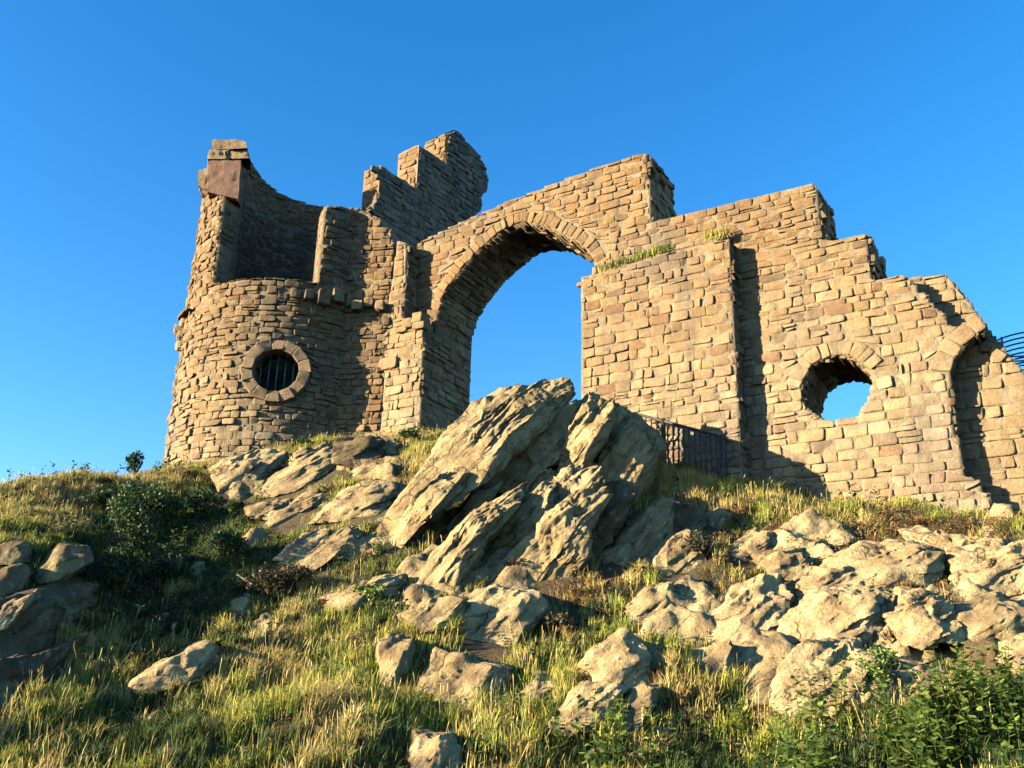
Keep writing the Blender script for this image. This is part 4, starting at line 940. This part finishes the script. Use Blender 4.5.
def stalks(P, Hh, r, pal):
    """seed-head stalks: a fine stem with a small plume"""
    n = len(P); la = r.uniform(0, 2 * PI, n); ln = r.uniform(.02, .5, n); d = np.stack([np.cos(la) * ln + .08, np.sin(la) * ln, np.ones(n)], -1) * Hh[:, None]
    wa = r.uniform(0, PI, n); W = np.stack([np.cos(wa), np.sin(wa), np.zeros(n)], -1)
    s0 = P - [0, 0, .04]; s1 = P + d * .72; s2 = P + d * .9; s3 = P + d
    V = np.stack([s0 - W * .002, s0 + W * .002, s1 + W * .002, s1 - W * .002, s2 + W * .0042, s2 - W * .0042, s3], 1).reshape(-1, 3)
    i = np.arange(n)[:, None] * 7
    q4 = np.concatenate([i + [[0, 1, 2, 3]], i + [[3, 2, 4, 5]]]); t3 = i + [[5, 4, 6]]
    return V, q4, t3, np.repeat(pal[r.randint(0, len(pal), n)] * r.uniform(.8, 1.2, (n, 1)), 7, 0)
def build_stuff(name, items, mat, label, cat):
    V, Q4, T3, C, o = [], [], [], [], 0
    for v, q4, t3, c in items:
        V.append(v); Q4.append(q4 + o); C.append(c)
        if len(t3): T3.append(t3 + o)
        o += len(v)
    fs = [np.concatenate(Q4)] + ([np.concatenate(T3)] if T3 else [])
    return tag(mesh_obj(name, np.concatenate(V), fs, mat, None, np.concatenate(C)), label, cat, kind='stuff')
rs = np.random.RandomState(11)
n = 64000
X = rs.uniform(-14, 11, n); Y = rs.uniform(7.5, 22.5, n); Z = height(X, Y); P = np.c_[X, Y, Z]
px, py = proj(P)
ok = (px > -120) & (px < 1144) & (py < 840)
P, px, py = P[ok], px[ok], py[ok]
def blocked(P, px, py):
    b = np.zeros(len(P), bool)
    for pts, Yr in rockpolys:
        c = pts.mean(0); sh = c + (pts - c) * 1.02 + np.array([0, 6.0])
        b |= inpoly(sh, px, py) & (np.abs(P[:, 1] - Yr) < 1.3)
    q_ = P - TC; b |= np.hypot(q_[:, 0], q_[:, 1]) < TR + .05
    wl = (P - WO) @ Nv; uu_ = (P - WO) @ Uv
    b |= (wl < .05) & (wl > -1.8) & (uu_ > -7)
    b |= (wl < .5) & (wl > -1.8) & (uu_ > ua0) & (uu_ < ua1)
    b |= (wl < -1.8) & (uu_ > -6)
    return b
bl = blocked(P, px, py) | (onbed(P) & (rs.rand(len(P)) < .93)); P, px, py = P[~bl], px[~bl], py[~bl]
nz = fbm(np.c_[P[:, :2] * .55, np.zeros(len(P))] + 3, 3); nz2 = fbm(np.c_[P[:, :2] * 1.7, np.zeros(len(P))] + 40, 2)
def zone(x, y, cx, cy, rx, ry): return np.exp(-(((x - cx) / rx) ** 2 + ((y - cy) / ry) ** 2))
s_green = .25 + .9 * zone(px, py, 200, 560, 120, 80) + .9 * zone(px, py, 620, 770, 600, 40) + .5 * zone(px, py, 1000, 740, 200, 70) + .5 * nz + .5 * zone(px, py, 860, 515, 90, 20) + .4 * zone(px, py, 130, 740, 130, 40)
hs_ = np.interp(py, [440, 560, 640, 720], [.48, .46, .58, .70]) * (1 + .5 * zone(px, py, 680, 490, 50, 25))
bare = zone(px, py, 840, 620, 170, 75) * .3 + zone(px, py, 660, 610, 120, 90) * .3 + zone(px, py, 330, 520, 100, 50) * .3
keep = rs.rand(len(P)) > bare
P, px, py, nz, nz2, s_green, hs_ = [a_[keep] for a_ in (P, px, py, nz, nz2, s_green, hs_)]
s_gold = .36 + 1.0 * zone(px, py, 40, 510, 90, 40) + .9 * zone(px, py, 60, 690, 110, 70) + .9 * zone(px, py, 300, 680, 120, 80) + .6 * zone(px, py, 430, 470, 60, 30) + .7 * zone(px, py, 680, 490, 60, 30) + .7 * nz2 - .3 * nz
s_lime = .42 + .8 * zone(px, py, 350, 700, 130, 70) + .6 * zone(px, py, 600, 680, 150, 60) + .5 * zone(px, py, 430, 470, 60, 30) + .6 * nz2 * -1 + .4 * zone(px, py, 800, 735, 200, 30)
s_rust = .22 + .6 * zone(px, py, 700, 600, 260, 70) + .6 * zone(px, py, 900, 560, 120, 60) + .35 * zone(px, py, 250, 620, 120, 50) + .7 * fbm(np.c_[P[:, :2] * 1.1, np.zeros(len(P))] + 90, 2)
s_dark = .12 + .9 * zone(px, py, 170, 570, 90, 70) + .5 * zone(px, py, 560, 620, 100, 50) + .5 * zone(px, py, 260, 590, 60, 40) + .5 * zone(px, py, 100, 640, 80, 60) - .5 * nz2
sel = np.argmax(np.stack([s_green, s_gold, s_lime, s_rust, s_dark]) + rs.normal(0, .22, (5, len(P))), 0)
items = []
spec = [(GREEN, 8, .24, .011), (GOLD, 7, .30, .008), (LIME, 8, .28, .009), (RUST, 10, .17, .010), (DARK, 12, .17, .013)]
for k, (pal, K, hh, wd) in enumerate(spec):
    m_ = sel == k; Pk = P[m_]
    if len(Pk): items.append(blades(Pk, hh * hs_[m_] * rs.uniform(.6, 1.4, len(Pk)), K, .09, wd, pal, rs, lean=.5))
# tussocks: dense fans of blades
tq = rs.rand(len(P)) < .115
PalT = [LIME, GOLD, GREEN, RUST, DARK]
for k in range(5):
    m_ = tq & (np.array([2, 1, 0, 3, 4])[k] == sel)
    if m_.sum(): items.append(blades(P[m_], (.34 if k < 2 else .26) * hs_[m_] * rs.uniform(.8, 1.5, m_.sum()), 70, .09, .009, PalT[k], rs, lean=.65, pjit=.3))
build_stuff('hillside_grass', items, M_grass, 'rough mixed green and golden grass covering the rocky hillside', 'grass')
m_ = ((sel == 1) | (sel == 2)) & (rs.rand(len(P)) < .22)
Pk = np.repeat(P[m_], 2, 0) + rs.normal(0, .08, (2 * m_.sum(), 3)) * [1, 1, 0]
build_stuff('seed_heads', [stalks(Pk, rs.uniform(.3, .6, len(Pk)) * np.repeat(hs_[m_], 2), rs, GOLD * 1.15)], M_grass, 'fine straw-coloured grass seed heads waving above the turf', 'grass')

# leafy stuff
def leaves(C, rad, n, size, pal, r, flat=1.0):
    D = r.normal(0, 1, (n, 3)); D /= np.linalg.norm(D, axis=1, keepdims=True); D *= (r.rand(n, 1) ** .45)
    P = np.asarray(C) + D * rad
    a = r.normal(0, 1, (n, 3)); a[:, 2] *= flat; a /= np.linalg.norm(a, axis=1, keepdims=True); b = np.cross(a, r.normal(0, 1, (n, 3))); b /= np.linalg.norm(b, axis=1, keepdims=True)
    s = size * r.uniform(.6, 1.3, (n, 1))
    V = np.stack([P, P + a * s * .5 + b * s * .28, P + a * s, P + a * s * .5 - b * s * .28], 1).reshape(-1, 3)
    q4 = np.arange(n)[:, None] * 4 + [[0, 1, 2, 3]]
    return V, q4, np.zeros((0, 3), int), np.repeat(pal[r.randint(0, len(pal), n)] * r.uniform(.7, 1.3, (n, 1)), 4, 0)
HEATH = np.array([[.055, .045, .022], [.04, .045, .018], [.09, .05, .03], [.03, .035, .015]])
items = []
mh = ((sel == 3) | (sel == 4) | ((rs.rand(len(P)) < .12) & (py > 520) & (py < 720) & (px > 330))) & (rs.rand(len(P)) < .40)
for p in P[mh][:2200]:
    items.append(leaves(p + [0, 0, .07], (.16, .16, .12), 46, .035, HEATH if rs.rand() < .6 else RUST * .8, rs))
build_stuff('heather_cover', items, M_leaf, 'low dark heather and bilberry cushions between the rocks', 'heather')

def nettle(P, H_, r, pal):
    """upright stem with paired pointed leaves"""
    V, Q4, C = [], [], []; n = int(H_ / .058); top = P + np.array([r.normal(.05, .22) * H_, r.normal(0, .22) * H_, H_])
    w_ = np.array([.005, 0, 0]); V += [P - w_, P + w_, top + w_ * .5, top - w_ * .5]; Q4.append([0, 1, 2, 3]); C += [pal[0]] * 4
    ph = r.uniform(0, PI)
    for i in range(n):
        t = (i + 1) / n; c = P + (top - P) * t; s = .125 * (1.1 - t * .6) * r.uniform(.8, 1.2)
        if t < .25: s *= .7
        for sg in (0, PI):
            a = ph + sg + (i % 2) * PI / 2 + r.normal(0, .25); d = np.array([math.cos(a), math.sin(a), r.uniform(-.4, .8)]); e = np.array([-math.sin(a), math.cos(a), r.uniform(-.3, .3)])
            o_ = len(V); V += [c, c + d * s * .45 + e * s * .36, c + d * s, c + d * s * .45 - e * s * .36]; Q4.append([o_, o_ + 1, o_ + 2, o_ + 3]); cc_ = pal[r.randint(len(pal))] * r.uniform(.75, 1.25); C += [cc_] * 4
    return np.array(V), np.array(Q4), np.zeros((0, 3), int), np.array(C)
NET = np.array([[.10, .16, .03], [.14, .20, .04], [.07, .12, .022], [.20, .25, .06]])
items = []
for k in range(1100):
    x = rs.uniform(560, 1060); y = rs.uniform(690, 830)
    lim = 745 - .055 * max(0, x - 560) - (40 if x > 960 else 0) - (25 if 820 < x < 900 else 0)
    if y < lim or (x < 800 and rs.rand() > .25): continue
    P_n, s, okk = hit(x, y, 3.0, 14)
    dn = float(fbm(np.array([P_n * [1.6, 1.6, 0]]), 2)[0])
    if okk and dn > rs.uniform(-.3, .4): items.append(nettle(P_n, rs.uniform(.22, .5) + .3 * max(0, dn), rs, NET))
build_stuff('nettle_patch', items, M_leaf, 'bright green nettles and leafy weeds along the bottom right', 'nettles')
items = []; WEED = np.array([[.05, .08, .02], [.035, .06, .018], [.08, .10, .025], [.03, .045, .016]])
sub = rs.rand(len(P)) < .014 + .05 * zone(px, py, 190, 560, 120, 90) + .02 * zone(px, py, 560, 760, 300, 40)
for p in P[sub][:1400]: items.append(nettle(p, rs.uniform(.12, .38), rs, WEED if rs.rand() < .75 else NET))
build_stuff('leafy_weeds', items, M_leaf, 'small dark leafy weeds scattered through the grass of the slope', 'weeds')

# individual shrubs
def shrub(px, py, Y, rad, n, size, pal, label, name='shrub', stem=True, cat='shrub', lobes=7, sink=0.0):
    P0 = at(px, py, Y) if Y else hit(px, py)[0]; r = np.random.RandomState(int(px * 3 + py))
    root = empty(name, P0, label, cat)
    rad = np.array(rad); it = []
    for k in range(lobes):
        d = r.normal(0, 1, 3); d /= np.linalg.norm(d); c = P0 + np.array([0, 0, rad[2] * 1.0]) + d * rad * .55
        it.append(leaves(c, rad * r.uniform(.35, .6), n // lobes, size, pal, r))
    V, Q4, C, o = [], [], [], 0
    for v, q4, t3, c in it: V.append(v); Q4.append(q4 + o); C.append(c); o += len(v)
    mesh_obj('foliage', np.concatenate(V), np.concatenate(Q4), M_leaf, root, np.concatenate(C))
    segs = []
    for k in range(6):
        d = r.normal(0, .5, 3); d[2] = 1.5; segs.append((P0 - [0, 0, .1], P0 + d * rad * .8, .012))
    tubes('stems', segs, M_bark, root, 5)
M_bark = mat_metal('woody_stem', (.07, .05, .03), 0, .9)
SG = np.array([[.03, .06, .018], [.045, .08, .022], [.06, .10, .03], [.025, .045, .015]])
shrub(134, 474, 19.0, (.27, .22, .24), 330, .08, SG * .9, 'lone small bush silhouetted against the sky left of the tower', 'small_bush', lobes=6)
shrub(130, 560, None, (.45, .4, .75), 2400, .06, SG, 'tall dark leafy shrub on the left slope below the silhouetted bush')
shrub(155, 530, None, (.5, .4, .5), 2000, .06, SG, 'broad dark green shrub on the left slope between silhouetted bush and slabs')
shrub(248, 452, None, (.35, .25, .18), 900, .06, SG, 'low green shrub at the tower\'s foot under its window')
shrub(300, 450, None, (.38, .25, .16), 900, .06, SG, 'low green shrub between the tower\'s foot and long wedge rock')
shrub(412, 440, 19.6, (.28, .22, .14), 800, .055, SG, 'dark little shrub growing at the foot of the arch pier')
shrub(285, 598, None, (.62, .4, .26), 2600, .05, HEATH * .8, 'dark brown heather bush left of the crag\'s foot', 'heather_bush', cat='heather')
shrub(365, 605, None, (.35, .3, .14), 1000, .06, NET, 'bright green leafy clump beneath the flat pale ledge stone', 'leafy_clump', cat='plant')
shrub(630, 540, None, (.25, .22, .22), 900, .04, RUST, 'rust-red bracken clump between the crag and tall leaning rock', 'bracken_clump', cat='bracken')
shrub(905, 650, None, (.40, .3, .15), 1500, .045, RUST * 1.1, 'orange-brown tuft growing in front of the rounded whitish boulder', 'bracken_clump', cat='bracken')
shrub(520, 575, None, (.3, .25, .12), 900, .05, HEATH, 'dark heather cushion beneath the sweeping rib of the crag', 'heather_bush', cat='heather')
for (x, y, a_, b_, lb) in ((175, 585, .5, .35, 'dark bushy mound in the shaded hollow left of centre'), (118, 600, .45, .4, 'dark bush beside the black shaded rocks at left'), (205, 520, .45, .3, 'dark bush just left of the lowest tilted slab'), (95, 510, .35, .25, 'small dark bush on the golden crest at left'), (230, 560, .4, .25, 'low dark green bush above the small upright pale stone'), (560, 640, .35, .2, 'dark heather tuft left of the greenish-white boulder'), (700, 560, .35, .2, 'dark heather tuft left of the blocky cream outcrop'), (880, 700, .4, .3, 'leafy green bush at the foot of the right outcrop')):
    shrub(x, y, None, (a_, .35, b_), 1900, .05, (HEATH if 'heather' in lb else NET if 'leafy' in lb else SG * .85), lb, 'low_bush')
# ledge plants
def ledge(pxs, w_, n, Hh, pal, label, name, yj=1.5):
    r = np.random.RandomState(len(pxs) * 7 + n); pts = np.array(pxs, float); t = r.rand(n) * (len(pts) - 1)
    X = np.interp(t, range(len(pts)), pts[:, 0]); Y_ = np.interp(t, range(len(pts)), pts[:, 1]) + r.uniform(-yj, yj, n)
    P = np.array([WM(*puv(a, b, w_), w_) for a, b in zip(X, Y_)]) + Nv * 0 - Nv * r.uniform(0, .35, n)[:, None] * 0
    v, q4, t3, c = blades(P, np.full(n, Hh), 7, .07, .012, pal, r, lean=.8)
    o = mesh_obj(name, v, [q4, t3], M_grass, None, c); tag(o, label, 'grass'); return o
ledge([(600, 270), (625, 262), (650, 254), (672, 247)], .30, 120, .15, np.vstack([GREEN * 1.6, LIME]), 'strip of green grass growing on the buttress ledge beside the arch', 'ledge_grass')
ledge([(703, 238), (720, 236), (728, 233)], .25, 30, .22, np.vstack([GOLD, LIME]), 'dry tuft growing on the right end of the buttress ledge', 'ledge_tuft')
